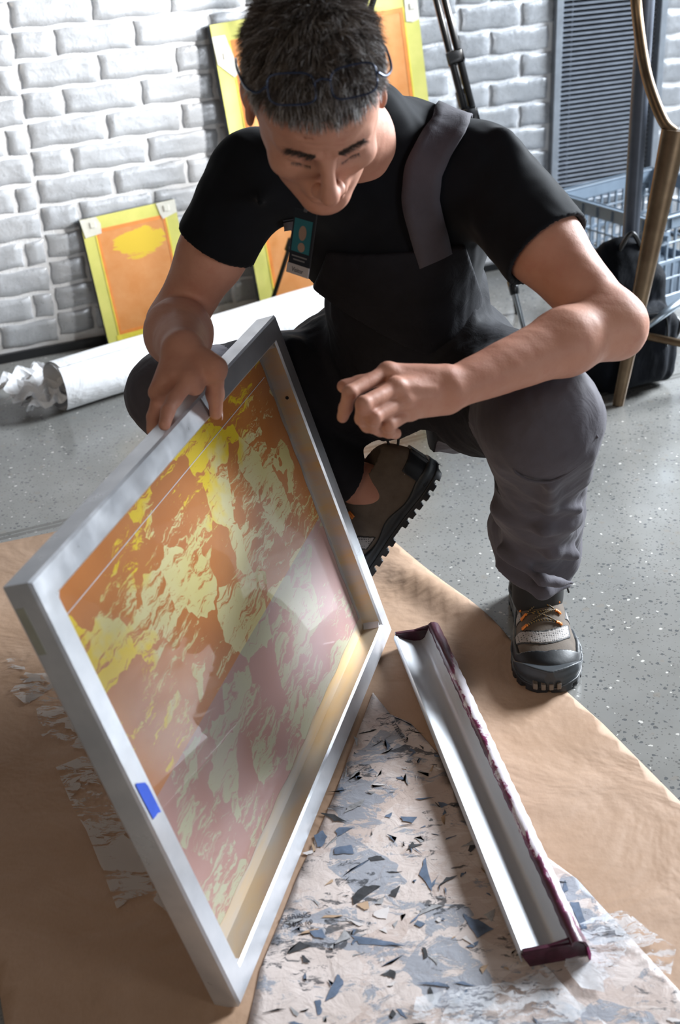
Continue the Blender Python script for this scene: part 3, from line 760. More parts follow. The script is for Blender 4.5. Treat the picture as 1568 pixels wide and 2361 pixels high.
# --- roll of white paper
R0 = V(-.690, 2.862, .066); R1 = V(-.012, 3.375, .066); RD = nrm(R1 - R0); RS = np.cross(RD, V(0, 0, 1)); RL = float(np.linalg.norm(R1 - R0))
roll = empty('paper_roll', R0); tag(roll, 'thick roll of white paper lying on the concrete with torn crumpled paper at its end', 'paper roll')
t = NT('white_paper'); c = t.coord(); t.p(base=(.86, .87, .89), rough=.6, spec=.3); t.bump(t.math('ADD', t.noise(9, 4, .6, c, 1.), t.math('MULTIPLY', t.noise(40, 3, .5, c), .15)), .35, .02); m_white = t.m
mb = MB(); v = []; f = []; NA = 150; ML = 40; turns = 2.6
for i in range(ML + 1):
    s_ = i / ML
    for k in range(NA):
        a = k / (NA - 1) * turns * 2 * PI + 1.1; r = .0645 - .0016 * (k / (NA - 1)) * turns * (1 + 1.5 * (s_ - .5) ** 2)
        r += .0012 * math.sin(3 * a + s_ * 9) * (k > 0)
        al = s_ * RL + (0.004 * math.sin(a * 1.7)) * (1 if s_ in (0, 1) else 0)
        v.append(R0 + RD * al + (RS * math.cos(a) + V(0, 0, 1) * math.sin(a)) * r)
for i in range(ML):
    for k in range(NA - 1): f.append((i * NA + k, (i + 1) * NA + k, (i + 1) * NA + k + 1, i * NA + k + 1))
mb.add(v, f); mb.build('rolled_sheet', m_white, roll, True)
# torn crumpled end
mb = MB()
for q, (px, py, sx_, sy_, zb_) in enumerate(((70, 880, .075, .055, .05), (112, 925, .055, .045, .03), (95, 900, .07, .05, .045))):
    c0 = G(px, py, zb_); n = 12; v = []; ph = rng.uniform(0, 6, 6)
    for i in range(n + 1):
        for k in range(n + 1):
            a, b_ = i / n - .5, k / n - .5
            p = c0 + RD * a * sx_ * 2.0 * (1 + .3 * math.sin(b_ * 9 + ph[0])) + RS * (b_ * sy_ * 1.6 * (1 - .5 * abs(a)) + .008 * math.sin(a * 14 + ph[1])) + V(0, 0, -.025 * a * 0 + .016 * abs(math.sin(a * 7 + b_ * 5 + ph[2])) + .012 * math.sin(b_ * 11 + ph[3]) - .35 * b_ * sy_)
            p[2] = max(p[2], .002); v.append(p)
    mb.add(v, [(i * (n + 1) + k, (i + 1) * (n + 1) + k, (i + 1) * (n + 1) + k + 1, i * (n + 1) + k + 1) for i in range(n) for k in range(n)])
o = mb.build('torn_end', m_white, roll, False)

# --- tripod behind the person
m_trip = simple('tripod_black', (.014, .015, .017), .32, .3); m_tube = simple('tripod_tube', (.30, .33, .36), .22, .9)
AP = V(.248, 3.30, 1.15)
tri = empty('camera_tripod', V(.12, 3.2, 0)); tag(tri, 'black tripod with silver lower tubes standing behind the person before the wall', 'tripod')
foot = [V(-.190, 3.435, .004), G(1244, 900, .004), G(1195, 720, .004)]
for i, F_ in enumerate(foot):
    d = nrm(F_ - AP); L = np.linalg.norm(F_ - AP); mb = MB(); side = nrm(np.cross(d, V(0, 1, .2)))
    for s_ in (-1, 1): mb.tube([AP + side * .010 * s_, AP + d * L * .46 + side * .010 * s_], .0085, 10)
    mb.box(AP + d * L * .46, .021, .014, .020, [side, np.cross(d, side), d], .004)
    if i == 1: mb.box(AP + d * L * .345, .021, .014, .016, [side, np.cross(d, side), d], .004)
    lg = mb.build('leg', m_trip, tri, True)
    mb = MB(); mb.tube([AP + d * L * .44, F_ - d * .01], .0068, 10); mb.build('lower_tube', m_trip if i != 1 else m_tube, lg, True)
    mb = MB(); mb.tube([F_ - d * L * .22, F_ - d * (L * .22 - .035)], .0125, 12)
    mb.build('leg_lock', m_trip, lg, True)
    mb = MB(); mb.tube([F_ - d * .03, F_], [.008, .010], 10); mb.build('rubber_foot', m_trip, lg, True)
mb = MB(); mb.tube([AP - V(0, 0, .05), AP + V(0, 0, .06)], .025, 16); mb.build('hub', m_trip, tri, True)

# --- dark post, standing before the crate
m_post = simple('slate_paint', (.075, .09, .12), .38, .3)
PB = V(.742, 2.925, 0); post = MB(); post.tube([PB + V(0, 0, .001), PB + V(0, 0, 1.25)], .0200, 24); post.tube([PB + V(0, 0, .001), PB + V(0, 0, .03)], .028, 24)
o = post.build('metal_post', m_post); autosmooth(o, 50); tag(o, 'thick slate-grey round metal post rising between the blind and the chair', 'post')

# --- plastic crate
c0, c1, c2 = V(.912, 3.355, 0), V(.712, 3.72, 0), V(1.262, 3.60, 0)
c3 = c1 + c2 - c0; CH_ = .272
m_crate = simple('crate_plastic', (.17, .22, .28), .42, var=.08)
cr = empty('plastic_crate', c0); tag(cr, 'blue-grey open lattice plastic crate standing by the wall behind the backpack', 'crate')
def side(p, q, name):
    mb = MB(); d = nrm(q - p); L = np.linalg.norm(q - p); n_ = np.cross(d, V(0, 0, 1)); ax = [d, n_, V(0, 0, 1)]; m_ = (p + q) / 2
    mb.box(m_ + V(0, 0, CH_ - .021), L / 2, .006, .021, ax, .002); mb.box(m_ + n_ * .004 + V(0, 0, CH_ - .003), L / 2 + .008, .012, .003, ax, .001)
    mb.box(m_ + V(0, 0, .018), L / 2, .005, .018, ax, .002); mb.box(m_ + V(0, 0, .135), L / 2, .004, .006, ax, .001); mb.box(m_ + V(0, 0, .085), L / 2, .004, .003, ax, .001); mb.box(m_ + V(0, 0, .19), L / 2, .004, .0025, ax, .001)
    k = int(L / .031)
    for i in range(k + 1): mb.box(p + d * (L * i / k) + V(0, 0, CH_ / 2), .0028, .0035, CH_ / 2 - .01, ax)
    for i in range(0, k + 1, 2): mb.box(p + d * (L * i / k) + n_ * .009 + V(0, 0, CH_ - .02), .0012, .004, .018, ax)
    mb.box(p + d * .05 + V(0, 0, CH_ - .062), .022, .005, .018, ax, .002); mb.box(q - d * .05 + V(0, 0, CH_ - .062), .022, .005, .018, ax, .002)
    for g in (p + d * .05, q - d * .05): mb.tube([g + n_ * .004 + V(0, 0, CH_ - .062), g + n_ * .02 + V(0, 0, CH_ - .062)], .009, 12)
    mb.build(name, m_crate, cr)
side(c0, c2, 'side_panel'); side(c1, c0, 'side_panel'); side(c3, c1, 'side_panel'); side(c2, c3, 'side_panel')
for p in (c0, c1, c2, c3):
    mb = MB(); mb.box(p + V(0, 0, CH_ / 2), .009, .009, CH_ / 2, [nrm(c2 - c0), nrm(c1 - c0), V(0, 0, 1)], .004); mb.build('corner_post', m_crate, cr)
mb = MB(); mb.prism([c0 + V(0, 0, .006), c2 + V(0, 0, .006), c3 + V(0, 0, .006), c1 + V(0, 0, .006)], V(0, 0, .004)); mb.build('bottom', m_crate, cr)

# --- backpack leaning in front of crate and post
t = NT('pack_nylon'); c = t.coord(); t.p(base=t.ramp(t.noise(20, 4, .6, c), [(.3, (.003, .004, .006)), (.7, (.007, .009, .014))]), rough=.8, spec=.15); t.bump(t.math('ADD', t.noise(9, 4, .6, c, 1.), t.math('MULTIPLY', t.noise(700, 1, .5, c), .04)), .6, .012); m_pack = t.m
BX = nrm(V(.93, .30, 0)); BY = np.cross(V(0, 0, 1), BX); TLT = nrm(V(.02, .10, 1))
bag = empty('backpack', V(.745, 2.80, 0)); tag(bag, 'black backpack with grey piping slumped against the post beside the chair leg', 'backpack')
bp = Part(); bo = V(.720, 2.832, 0)
ax = [BX, BY, V(0, 0, 1)]
bp.u(rbx(bo + V(0, .02, .155), (.098, .055, .150), .045, ax), .02)
bp.u(rbx(bo + BX * .075 + V(0, 0, .10), (.05, .06, .09), .03, ax), .02)
bp.u(rbx(bo - BY * .055 + V(0, 0, .12), (.085, .03, .10), .028, ax), .012)
bp.u(ell(bo - BX * .02 + V(0, .03, .30), (.075, .05, .07), ax), .03)
bp.u(ell(bo - BX * .055 - BY * .02 + V(0, 0, .09), (.06, .06, .09), ax), .03)
bp.post = lambda P, d: d + .004 * wob(P, 34, 3) + .0015 * wob(P, 90, 4)
lo, hi = bp.bounds(); lo[2] = max(lo[2], .004)
bpf = lambda P: np.maximum(bp(P), .002 - P[:, 2])
surf(bpf, lo, hi, .004, 'pack_body', m_pack, bag)
mb = MB(); m_pipe = simple('grey_piping', (.38, .40, .44), .4)
def onpack(px, py, off=.002): return march(bp, px, py, 2.6, 3.4, off)
ZP = [D(px, py, 2.98) for px, py in ((1462, 532), (1440, 560), (1420, 590), (1402, 625))]
ZP = [pull(bp, p, .001) for p in ZP]
mb.tube(ZP, .0016, 6, sub=6); mb.build('piping', m_pipe, bag, True)
mb = MB(); zz_ = [pull(bp, bo + BX * a + V(0, -.1, z), .002) for a, z in ((-.08, .20), (-.03, .225), (.03, .225), (.085, .20), (.10, .12))]
mb.tube(zz_, .0022, 6, sub=6); mb.build('zip', m_black, bag, True)
mb = MB(); mb.tube([bo + BX * .125 + V(0, 0, .17), bo + BX * .15 + V(0, -.02, .14), bo + BX * .13 + V(0, -.02, .10)], .006, 8, sub=5); mb.build('side_strap', m_black, bag, True); mb = MB(); mb.tube([bo + BX * -.03 + V(0, 0, .345), bo + V(0, 0, .385), bo + BX * .03 + V(0, .0, .345)], .006, 8, sub=6)
mb.build('carry_strap', m_black, bag, True)

# --- bronze metal chair (only its left part stands in the picture)
t = NT('bronze_metal'); c = t.coord(); t.p(base=t.ramp(t.noise(25, 4, .6, c), [(.3, (.13, .085, .05)), (.7, (.20, .14, .085))]), metal=.75, rough=.38); m_brz = t.m
L0 = V(.683, 2.708, .001)
def atY(px, py, y): d = ray(px, py); return CC + d * (y / d[1])
LT = atY(1556, 300, 2.735)
ch = empty('metal_chair', L0); tag(ch, 'bronze metal chair with a curved tube back at the right edge of the photo', 'chair')
def flatleg(a, b, ra, rb, name):
    mb = MB(); d = nrm(b - a); s_ = nrm(np.cross(d, V(0, 1, 0))); w_ = np.cross(d, s_); v = []; n = 16; m = 10
    for i in range(m + 1):
        t_ = i / m; c_ = a + (b - a) * t_; r = ra + (rb - ra) * t_
        for k in range(n): an = 2 * PI * k / n; v.append(c_ + s_ * math.cos(an) * r + w_ * math.sin(an) * r * .7)
    mb.add(v, [(i * n + k, i * n + (k + 1) % n, (i + 1) * n + (k + 1) % n, (i + 1) * n + k) for i in range(m) for k in range(n)] + [tuple(range(n))[::-1], tuple(range(m * n, (m + 1) * n))])
    o = mb.build(name, m_brz, ch); autosmooth(o, 60); return o
flatleg(L0, LT, .0135, .030, 'leg')
K1 = LT + V(.36, .10, .0); flatleg(V(1.19, 2.82, .001), K1, .0135, .030, 'leg')
flatleg(V(1.0, 3.16, .001), LT + V(.20, .30, 0), .0135, .026, 'leg'); flatleg(V(1.26, 3.16, .001), K1 + V(.06, .26, 0), .0135, .026, 'leg')
mb = MB(); mb.tube([atY(1464, -60, 2.86), atY(1468, 20, 2.86), atY(1482, 130, 2.82), atY(1500, 205, 2.78), atY(1530, 280, 2.745), LT + V(.0, .0, -.005)], .0125, 12, sub=6)
mb.tube([atY(1464, -60, 2.86), atY(1464, -60, 2.86) + V(.05, .02, .07), atY(1464, -60, 2.86) + V(.25, .05, .09), atY(1464, -60, 2.86) + V(.45, .1, .07)], .0125, 12, sub=6)
mb.build('back_tube', m_brz, ch, True)
mb = MB(); SC = (LT + K1) / 2 + V(.10, .13, .02); mb.tube([SC, SC + V(0, 0, .035)], [.19, .20], 32); o = mb.build('seat', m_brz, ch); autosmooth(o, 50)
mb = MB(); q = atY(1468, 768, 2.735); mb.tube([q, q + (atY(1568, 697, 2.78) - q) * 1.15], .0095, 12); mb.build('rung', simple('rung_steel', (.30, .36, .42), .35, .8), ch, True)
mb = MB(); q = atY(1468, 770, 2.735); mb.tube([q, q + (atY(1568, 791, 2.76) - q) * 4.], .0095, 12); mb.build('rung', m_brz, ch, True)
# ================================================================== THE PERSON
per = empty('person', V(.12, 1.85, 0)); tag(per, 'crouching grey-haired person in black t-shirt and grey overalls, right hand on the frame', 'person')
PW = per
# ---- materials
t = NT('skin'); c = t.coord()
b = t.mix(t.ramp(t.noise(9, 4, .6, c), [(.35, 0.), (.65, 1.)]), (.47, .225, .155), (.56, .295, .21))
b = t.mix(t.ramp(t.noise(60, 3, .6, c), [(.5, 0.), (.75, .35)]), b, (.44, .17, .12))
t.p(base=b, rough=.56, spec=.3, sss=.06)
try: t.b.inputs['Subsurface Radius'].default_value = (.01, .004, .002); t.b.inputs['Subsurface Scale'].default_value = .6
except Exception: pass
t.bump(t.math('ADD', t.noise(110, 4, .65, c), t.math('MULTIPLY', t.noise(420, 2, .5, c), .4)), .22, .0018); m_skin = t.m
t = NT('black_cotton'); c = t.coord(); t.p(base=t.ramp(t.noise(12, 4, .6, c), [(.3, (.003, .0035, .005)), (.7, (.005, .0065, .010))]), rough=.85, spec=.15, sheen=.06); t.bump(t.noise(600, 2, .5, c), .15, .0005); m_shirt = t.m
t = NT('grey_workwear'); c = t.coord(); t.p(base=t.ramp(t.noise(15, 4, .6, c), [(.3, (.060, .054, .066)), (.7, (.080, .073, .088))]), rough=.75, spec=.25, sheen=.08)
t.bump(t.math('ADD', t.noise(30, 4, .6, c, .8), t.math('MULTIPLY', t.noise(700, 2, .5, c), .1)), .35, .004); m_trou = t.m
t = NT('shaded_workwear'); c = t.coord(); t.p(base=t.ramp(t.noise(15, 4, .6, c), [(.3, (.0075, .0075, .010)), (.7, (.012, .012, .016))]), rough=.8, spec=.2)  # shaded copy of the grey workwear, shade put into the colour
t.bump(t.noise(30, 4, .6, c, .8), .35, .004); m_trou_shade = t.m
m_hair_d = simple('dark_hair', (.095, .075, .066), .36); m_hair_g = simple('grey_hair', (.66, .65, .67), .45); m_hair_m = simple('brown_grey_hair', (.27, .235, .21), .40)
m_brow = simple('brow_hair', (.05, .035, .03), .6)

# ---- joints (metres)
NK = V(.070, 1.745, .835)
SL, EL, WLt = D(1108, 398, 1.72), D(1408, 745, 1.62), D(1040, 897, 1.50)
SR, ER, WRt = D(580, 412, 1.70), D(405, 745, 1.82), D(424, 808, 1.615)
HPL, HPR = V(.205, 1.96, .40), V(.050, 1.985, .40)
KL = V(.288, 1.545, .505); AL = V(.325, 1.765, .115)
KRt = D(402, 912, 1.94); AR = V(.052, 1.895, .228)
# ---- head, local frame: x to his left, y forward (face), z up
HO = D(727, 222, 1.44)
el_, az_ = math.radians(-42), math.radians(8)
HY = V(math.sin(az_) * math.cos(el_), -math.cos(az_) * math.cos(el_), math.sin(el_))
HX = nrm(np.cross(HY, V(0, 0, 1))); HZ = np.cross(HX, HY)
HX = -HX if HX[0] < 0 else HX; HZ = -np.cross(HX, HY)
rl = math.radians(-4.5)    # slight sideways tilt of the head
HX, HZ = HX * math.cos(rl) - HZ * math.sin(rl), HX * math.sin(rl) + HZ * math.cos(rl)
HR = np.array([HX, HY, HZ])
def hw(*p): return HO + np.array(p, float) @ HR
head = Part()
head.u(ell((0, -.014, .030), (.0765, .098, .088)), .01)
head.u(ell((0, .030, -.020), (.064, .058, .082)), .03)
head.u(ell((0, .052, .048), (.055, .038, .040)), .03)
head.u(ell((0, .030, -.070), (.044, .044, .042)), .025)
for s_ in (-1, 1):
    head.u(cone((.052 * s_, -.002, -.055), (.016 * s_, .068, -.103), .014, .013), .03)
    head.u(ell((.043 * s_, .060, -.034), (.019, .016, .016)), .02)
    head.u(cone((.046 * s_, .066, .015), (.012 * s_, .083, .012), .0085, .0085), .012)
head.u(ell((0, .073, -.105), (.018, .014, .014)), .02)
for s_ in (-1, 1):
    head.sub(ell((.031 * s_, .094, -.006), (.018, .017, .012)), .012)
    head.u(ell((.031 * s_, .0675, -.006), (.0150, .0135, .0125)), .004)
    head.sub(cone((.020 * s_, .0835, -.0135), (.043 * s_, .0770, -.0125), .0012, .0010), .002)
    head.sub(cone((.018 * s_, .103, -.042), (.034 * s_, .088, -.066), .0022, .0018), .010)   # laugh line
    head.u(ell((.077 * s_, -.006, -.008), (.0065, .017, .029), np.array([[1, -.3 * s_, 0], [.3 * s_, 1, .15], [0, -.15, 1]]) / 1.05), .006)
    head.u(ell((.083 * s_, -.013, .004), (.0045, .013, .019)), .006)
    head.sub(ell((.086 * s_, -.004, -.004), (.004, .007, .012)), .003)
head.u(cone((0, .082, .006), (0, .108, -.036), .0078, .0095), .010)
head.u(ell((0, .112, -.041), (.0115, .0115, .0105)), .008)
for s_ in (-1, 1): head.u(ell((.0125 * s_, .099, -.045), (.0078, .010, .0075)), .006)
head.u(ell((0, .082, -.066), (.026, .014, .016)), .012)
head.u(cone((-.019, .088, -.0665), (.019, .088, -.0665), .0042, .0042), .005); head.u(cone((0, .0955, -.0655), (0, .0955, -.0655), .0035, .0035), .005)
head.u(cone((-.015, .088, -.0765), (.015, .088, -.0765), .0052, .0052), .005)
head.sub(cone((-.023, .090, -.0712), (.023, .090, -.0712), .0012, .0012), .002)
for zc in (.036, .046): head.sub(cone((-.030, .093 - (zc - .036) * .35, zc), (.030, .093 - (zc - .036) * .35, zc + .001), .0010, .0010), .003)
for s_ in (-1, 1): head.sub(cone((.005 * s_, .0955, .010), (.004 * s_, .0945, .022), .0012, .0008), .003)

# ---- body: one continuous skin
body = Part()
body.u(cone(V(.125, 1.93, .44), V(.105, 1.84, .70), .100, .105), .02)
body.u(ell((.098, 1.81, .72), (.125, .10, .13)), .05)
body.u(cone(SL, SR, .050, .050), .05)
body.u(cone(HPL, HPR, .085, .085), .05)
body.u(cone(NK, hw(0, -.030, -.055), .056, .052), .04)
UL = SL + (EL - SL) * .5
body.chain([SL, UL, EL], [.054, .051, .039], .03, .02)
FMl = EL + (WLt - EL) * .30
body.u(ell(EL + (SL - EL) * -.02, (.043, .040, .040)), .02); body.chain([EL, FMl, WLt], [.040, .0415, .0255], .02)
body.u(ell(EL + V(.016, -.004, -.020), (.021, .021, .021)), .02)
UR = SR + (ER - SR) * .5
body.chain([SR, UR, ER], [.050, .047, .038], .03, .02)
FMr = ER + (WRt - ER) * .40
body.chain([ER, FMr, WRt], [.040, .0455, .0270], .02)
for A_, K_, H_ in ((AL, KL, HPL), (AR, KRt, HPR)):
    body.chain([H_, K_], [.078, .052], .04); Cf = K_ + (A_ - K_) * .35; body.chain([K_, Cf, A_], [.050, .050, .034], .03)
body.chain([AL, AL + V(0, -.02, -.03)], [.034, .030], .02)
body.chain([AR, AR + V(-.01, 0, -.02)], [.034, .032], .02)
hp = head.prim(HO, HR); body.u(hp, .022)

# ---- left hand (relaxed fist), camera-right
def hand(parts, k_palm=.014):
    for p in parts: body.u(*p)
LH = {}
def C(*a): return D(*a)
w0 = WLt
mcp = [C(893, 857, 1.470), C(911, 893, 1.450), C(929, 924, 1.458), C(945, 950, 1.475)]
palm = Part()
for i, m_ in enumerate(mcp):
    st_ = w0 + (m_ - w0) * .12 + (V(0, 0, .010) * (1.5 - i) * .8)
    palm.u(cone(st_, m_ + (w0 - m_) * .05, .0165, [.0118, .0118, .0112, .0102][i]), .012)
    palm.u(cone(w0 + V(0, .018, -.010) + (m_ - w0) * .25, m_ + V(0, .022, -.012) + (w0 - m_) * .2, .015, .011), .014)
    palm.u(ell(m_ + nrm(CC - m_) * .0015, (.0112, .0112, .0108)), .008)
body.u(palm.prim(), .012)
fing = [([mcp[0], C(806, 905, 1.430), C(797, 940, 1.450), C(790, 962, 1.462)], [.0098, .0088, .0080, .0074]),
        ([mcp[1], C(838, 932, 1.412), C(834, 965, 1.440), C(846, 984, 1.462)], [.0100, .0092, .0084, .0078]),
        ([mcp[2], C(862, 962, 1.424), C(860, 984, 1.452), C(878, 994, 1.475)], [.0096, .0088, .0080, .0074]),
        ([mcp[3], C(896, 980, 1.444), C(897, 996, 1.468), C(912, 1000, 1.486)], [.0088, .0080, .0073, .0068])]
for pts, rr in fing:
    fp = Part(); fp.chain(pts, rr, .004); body.u(fp.prim(), .0045)
thp = [C(985, 880, 1.500), C(885, 868, 1.520), C(830, 884, 1.510), C(792, 891, 1.500)]
th = Part(); th.chain(thp, [.015, .0115, .0098, .0086], .006); body.u(th.prim(), .008)
# tendons and veins
for i, m_ in enumerate(mcp[:3]):
    a_ = w0 + nrm(CC - w0) * .0245 + V(0, 0, .006 * (1 - i)); body.u(cone(a_ * .7 + m_ * .3 + nrm(CC - m_) * .002, m_ + nrm(CC - m_) * .0085, .0018, .0024), .006)
# ---- right hand gripping the top rail
def PF(px, py, off): return PLN(px, py, FA0 + FN * off, FN)          # plane parallel to the stencil face
def PO(px, py, off): return PLN(px, py, FA0 + FU * off, FU)          # plane parallel to the rail's outer face
wr = WRt
m_i = PO(441, 871, .037); m_m = PO(420, 866, .044) - FN * .012 - FE * -.006; m_r = m_m - FN * .018 - FU * .006 + FE * -.006; m_p = m_r - FN * .016 - FU * .008
i_tip = PO(379, 979, .0085); i_pip = PO(401, 922, .0235)
rh = Part()
for m_, r_ in ((m_i, .0125), (m_m, .0125), (m_r, .0115), (m_p, .0105)):
    rh.u(cone(wr + (m_ - wr) * .1, m_, .018, r_ - .0012), .018)
rh.u(cone(wr + (m_i - wr) * .2 - FU * .008, m_i - FU * .012, .017, .0125), .012)
body.u(rh.prim(), .012)
def fchain(pts, rr, k=.004): q = Part(); q.chain(pts, rr, .004); body.u(q.prim(), k)
fchain([m_i, i_pip, i_pip * .45 + i_tip * .55 + FU * .003, i_tip], [.0108, .0096, .0086, .0078])
m_tip = PF(353, 992, -DP - .009) ; m_pip = PF(372, 948, -DP - .008); m_pip = m_pip + FU * .012
fchain([m_m, m_pip, m_pip * .5 + m_tip * .5 - FN * .003, m_tip], [.0110, .0098, .0090, .0080])
r_pip = m_pip - FN * .012 + FE * .020 - FU * .006; r_tip = r_pip - FU * .05 + FN * .006; fchain([m_r, r_pip, r_tip], [.0102, .0092, .0078])
p_pip = r_pip + FE * .018 - FN * .004 - FU * .004; p_tip = p_pip - FU * .040 + FN * .008; fchain([m_p, p_pip, p_tip], [.0092, .0082, .0070])
t_cmc = wr + (m_i - wr) * .25 + FN * .012; t_mcp = D(496, 850, 1.578); t_ip = PF(496, 908, .0215); t_tip = PF(498, 952, .0090)
q = Part(); q.chain([t_cmc, t_mcp, t_ip, t_tip], [.018, .0132, .0108, .0092], .008); q.u(ell(t_mcp, (.0135, .0135, .0135)), .01); body.u(q.prim(), .010)
web = Part(); web.u(cone(t_mcp * .6 + t_cmc * .4, m_i, .011, .010), .012); body.u(web.prim(), .016)
body.post = lambda P, d: d + .0007 * wob(P, 55, 9) + .0004 * wob(P, 150, 5)
lo, hi = body.bounds(); lo[2] = max(lo[2], .012)
surf(body, lo, hi, .0026, 'body', m_skin, PW)
q = Part(); q.u(cone(AL + V(0, .0, .08), AL + V(0, -.020, -.03), .046, .043), .01); lo, hi = q.bounds()
surf(q, lo, hi, .003, 'sock', simple('dark_sock', (.012, .011, .010), .8), PW)
# nails
m_nail = simple('nail', (.50, .27, .22), .3)
def nail(tip, prev, up, r, name='fingernail'):
    d = nrm(tip - prev); up = nrm(up - d * (up @ d)); s_ = np.cross(d, up); c_ = tip + up * r * .80 + d * r * .25; mb = MB(); v = []
    for i in range(7):
        for k in range(7):
            a = (k / 6 - .5) * 1.5; y = (i / 6 - .5) * r * 1.5; rr_ = r * (1 - .10 * (abs(i - 3) / 3) ** 2)
            v.append(c_ + d * y + s_ * math.sin(a) * rr_ * .62 + up * (math.cos(a) * rr_ * .42 - .24 * r - (y / r) ** 2 * .06 * r))
    mb.add(v, [(i * 7 + k, i * 7 + k + 1, i * 7 + k + 8, i * 7 + k + 7) for i in range(6) for k in range(6)]); mb.build(name, m_nail, PW, True)
nail(t_tip, t_ip, FN + FE * .15, .0098)
# eyebrows, eyelashes
def hstrands(name, roots, dirs, lens, wdt, mats, mi, curl=None, seg=3):
    """thin three-sided tapering hairs as one mesh"""
    n = len(roots); rings = []
    a = np.cross(dirs, rng.normal(size=(n, 3))); a /= np.linalg.norm(a, axis=1)[:, None]; b_ = np.cross(dirs, a)
    v = []
    P = roots.copy(); Dd = dirs.copy(); st_ = (lens / seg)[:, None]
    for s_ in range(seg + 1):
        w_ = (wdt * (1 - s_ / seg * .8))[:, None]
        for k in range(3):
            an = 2 * PI * k / 3; v.append(P + (a * math.cos(an) + b_ * math.sin(an)) * w_)
        if curl is not None: Dd = Dd + curl / seg; Dd /= np.linalg.norm(Dd, axis=1)[:, None]
        P = P + Dd * st_
    Vv = np.stack(v, 1).reshape(-1, 3); m = (seg + 1) * 3
    f = np.array([(s_ * 3 + k, s_ * 3 + (k + 1) % 3, (s_ + 1) * 3 + (k + 1) % 3, (s_ + 1) * 3 + k) for s_ in range(seg) for k in range(3)])
    F = (f[None] + (np.arange(n) * m)[:, None, None]).reshape(-1, 4)
    me = bpy.data.meshes.new(name); me.vertices.add(len(Vv)); me.vertices.foreach_set('co', Vv.astype(np.float32).ravel())
    me.loops.add(len(F) * 4); me.loops.foreach_set('vertex_index', F.astype(np.int32).ravel())
    me.polygons.add(len(F)); me.polygons.foreach_set('loop_start', np.arange(0, len(F) * 4, 4, dtype=np.int32))
    try: me.polygons.foreach_set('loop_total', np.full(len(F), 4, np.int32))
    except Exception: pass
    for m_ in mats: me.materials.append(m_)
    me.polygons.foreach_set('material_index', np.repeat(mi, len(f)).astype(np.int32)); me.polygons.foreach_set('use_smooth', np.ones(len(F), bool))
    me.update(calc_edges=True); me.validate(); o = bpy.data.objects.new(name, me); link(o, PW); o.matrix_parent_inverse = parent_world(PW).inverted(); return o
for s_ in (-1, 1):
    R_, Dr = [], []
    for i in range(240):
        u = rng.random(); x = (.013 + .035 * u) * s_; z = .0155 + .005 * math.sin(u * 2.2) + rng.normal(0, .0018) - .004 * u
        p = pull(lambda P: head(P), V(x, .10 - .012 * u, z), 0.); R_.append(HO + p @ HR); Dr.append(nrm(V(.8 * s_, .25, -.15) + rng.normal(0, .18, 3)) @ HR)
    hstrands('eyebrow', np.array(R_), np.array(Dr), rng.uniform(.006, .010, len(R_)), np.full(len(R_), .00028), [m_brow], np.zeros(len(R_), int))
    R_, Dr = [], []
    for i in range(70):
        u = rng.random(); p = pull(lambda P: head(P), V((.020 + .023 * u) * s_, .085, -.0135 + .001 * u), -.0002); R_.append(HO + p @ HR); Dr.append(nrm(V(.3 * s_ * (u - .3), .8, -.6)) @ HR)
    hstrands('eyelashes', np.array(R_), np.array(Dr), rng.uniform(.004, .006, len(R_)), np.full(len(R_), .0002), [m_hair_d], np.zeros(len(R_), int))
# ---- hair
def hairline(q):
    """>0 where hair grows; q in head-local metres"""
    x, y, z = q[:, 0], q[:, 1], q[:, 2]; ax_ = np.abs(x)
    front = (.066 + .010 * np.sin(x * 90)) - (y * .0) ; 
    lim = np.where(y > .045, .064 - .16 * np.maximum(ax_ - .03, 0) - (y - .045) * .0, np.where(y > .018, .064 - (.045 - y) * 2.6 * np.clip((ax_ - .045) / .025, 0, 1), np.where(y > -.012, np.where(ax_ > .055, -.020, .03), -.055 + (y + .1) * .1)))
    ear = ((ax_ > .070) & (np.hypot(y + .006, (z + .006) * .9) < .024)) | (ax_ > .0795)
    return np.where(ear, -1., z - lim)
HB = 34000
th_ = rng.normal(size=(HB, 3)); th_ /= np.linalg.norm(th_, axis=1)[:, None]
loc_ = V(0, -.012, .026) + th_ * .11
for _ in range(7):
    dd = head(loc_); e_ = .0015
    gr = np.stack([head(loc_ + V(e_, 0, 0)) - head(loc_ - V(e_, 0, 0)), head(loc_ + V(0, e_, 0)) - head(loc_ - V(0, e_, 0)), head(loc_ + V(0, 0, e_)) - head(loc_ - V(0, 0, e_))], 1)
    gr /= np.maximum(np.linalg.norm(gr, axis=1), 1e-9)[:, None]; loc_ = loc_ - gr * dd[:, None] * .9
hl = hairline(loc_) + rng.normal(0, .0025, HB)
k_ = hl > 0; loc_ = loc_[k_]; gr = gr[k_]; hl = hl[k_]; n = len(loc_)
# growth direction: forward from the crown, down at the sides, standing up at the top
crown = V(.01, -.075, .075); fl_ = loc_ - crown; fl_ -= gr * (fl_ * gr).sum(1)[:, None]; fl_ /= np.maximum(np.linalg.norm(fl_, axis=1), 1e-6)[:, None]
sd = np.clip((np.abs(loc_[:, 0]) - .045) / .03, 0, 1)[:, None] * np.clip((.06 - loc_[:, 2:3]) / .05, 0, 1)
cl = np.stack([wob(loc_, 130, s_) for s_ in (21, 22, 23)], 1)           # clumps
dr = gr * (.95 - .55 * sd) + fl_ * (.55 + .2 * sd) + cl * .75 + V(0, 0, -.5) * sd + rng.normal(0, .16, (n, 3))
dr /= np.linalg.norm(dr, axis=1)[:, None]
top = np.clip((loc_[:, 2] - .03) / .06, 0, 1)
ln = (.012 + .015 * top) * rng.uniform(.7, 1.15, n) * np.clip(.45 + hl * 40, .45, 1)
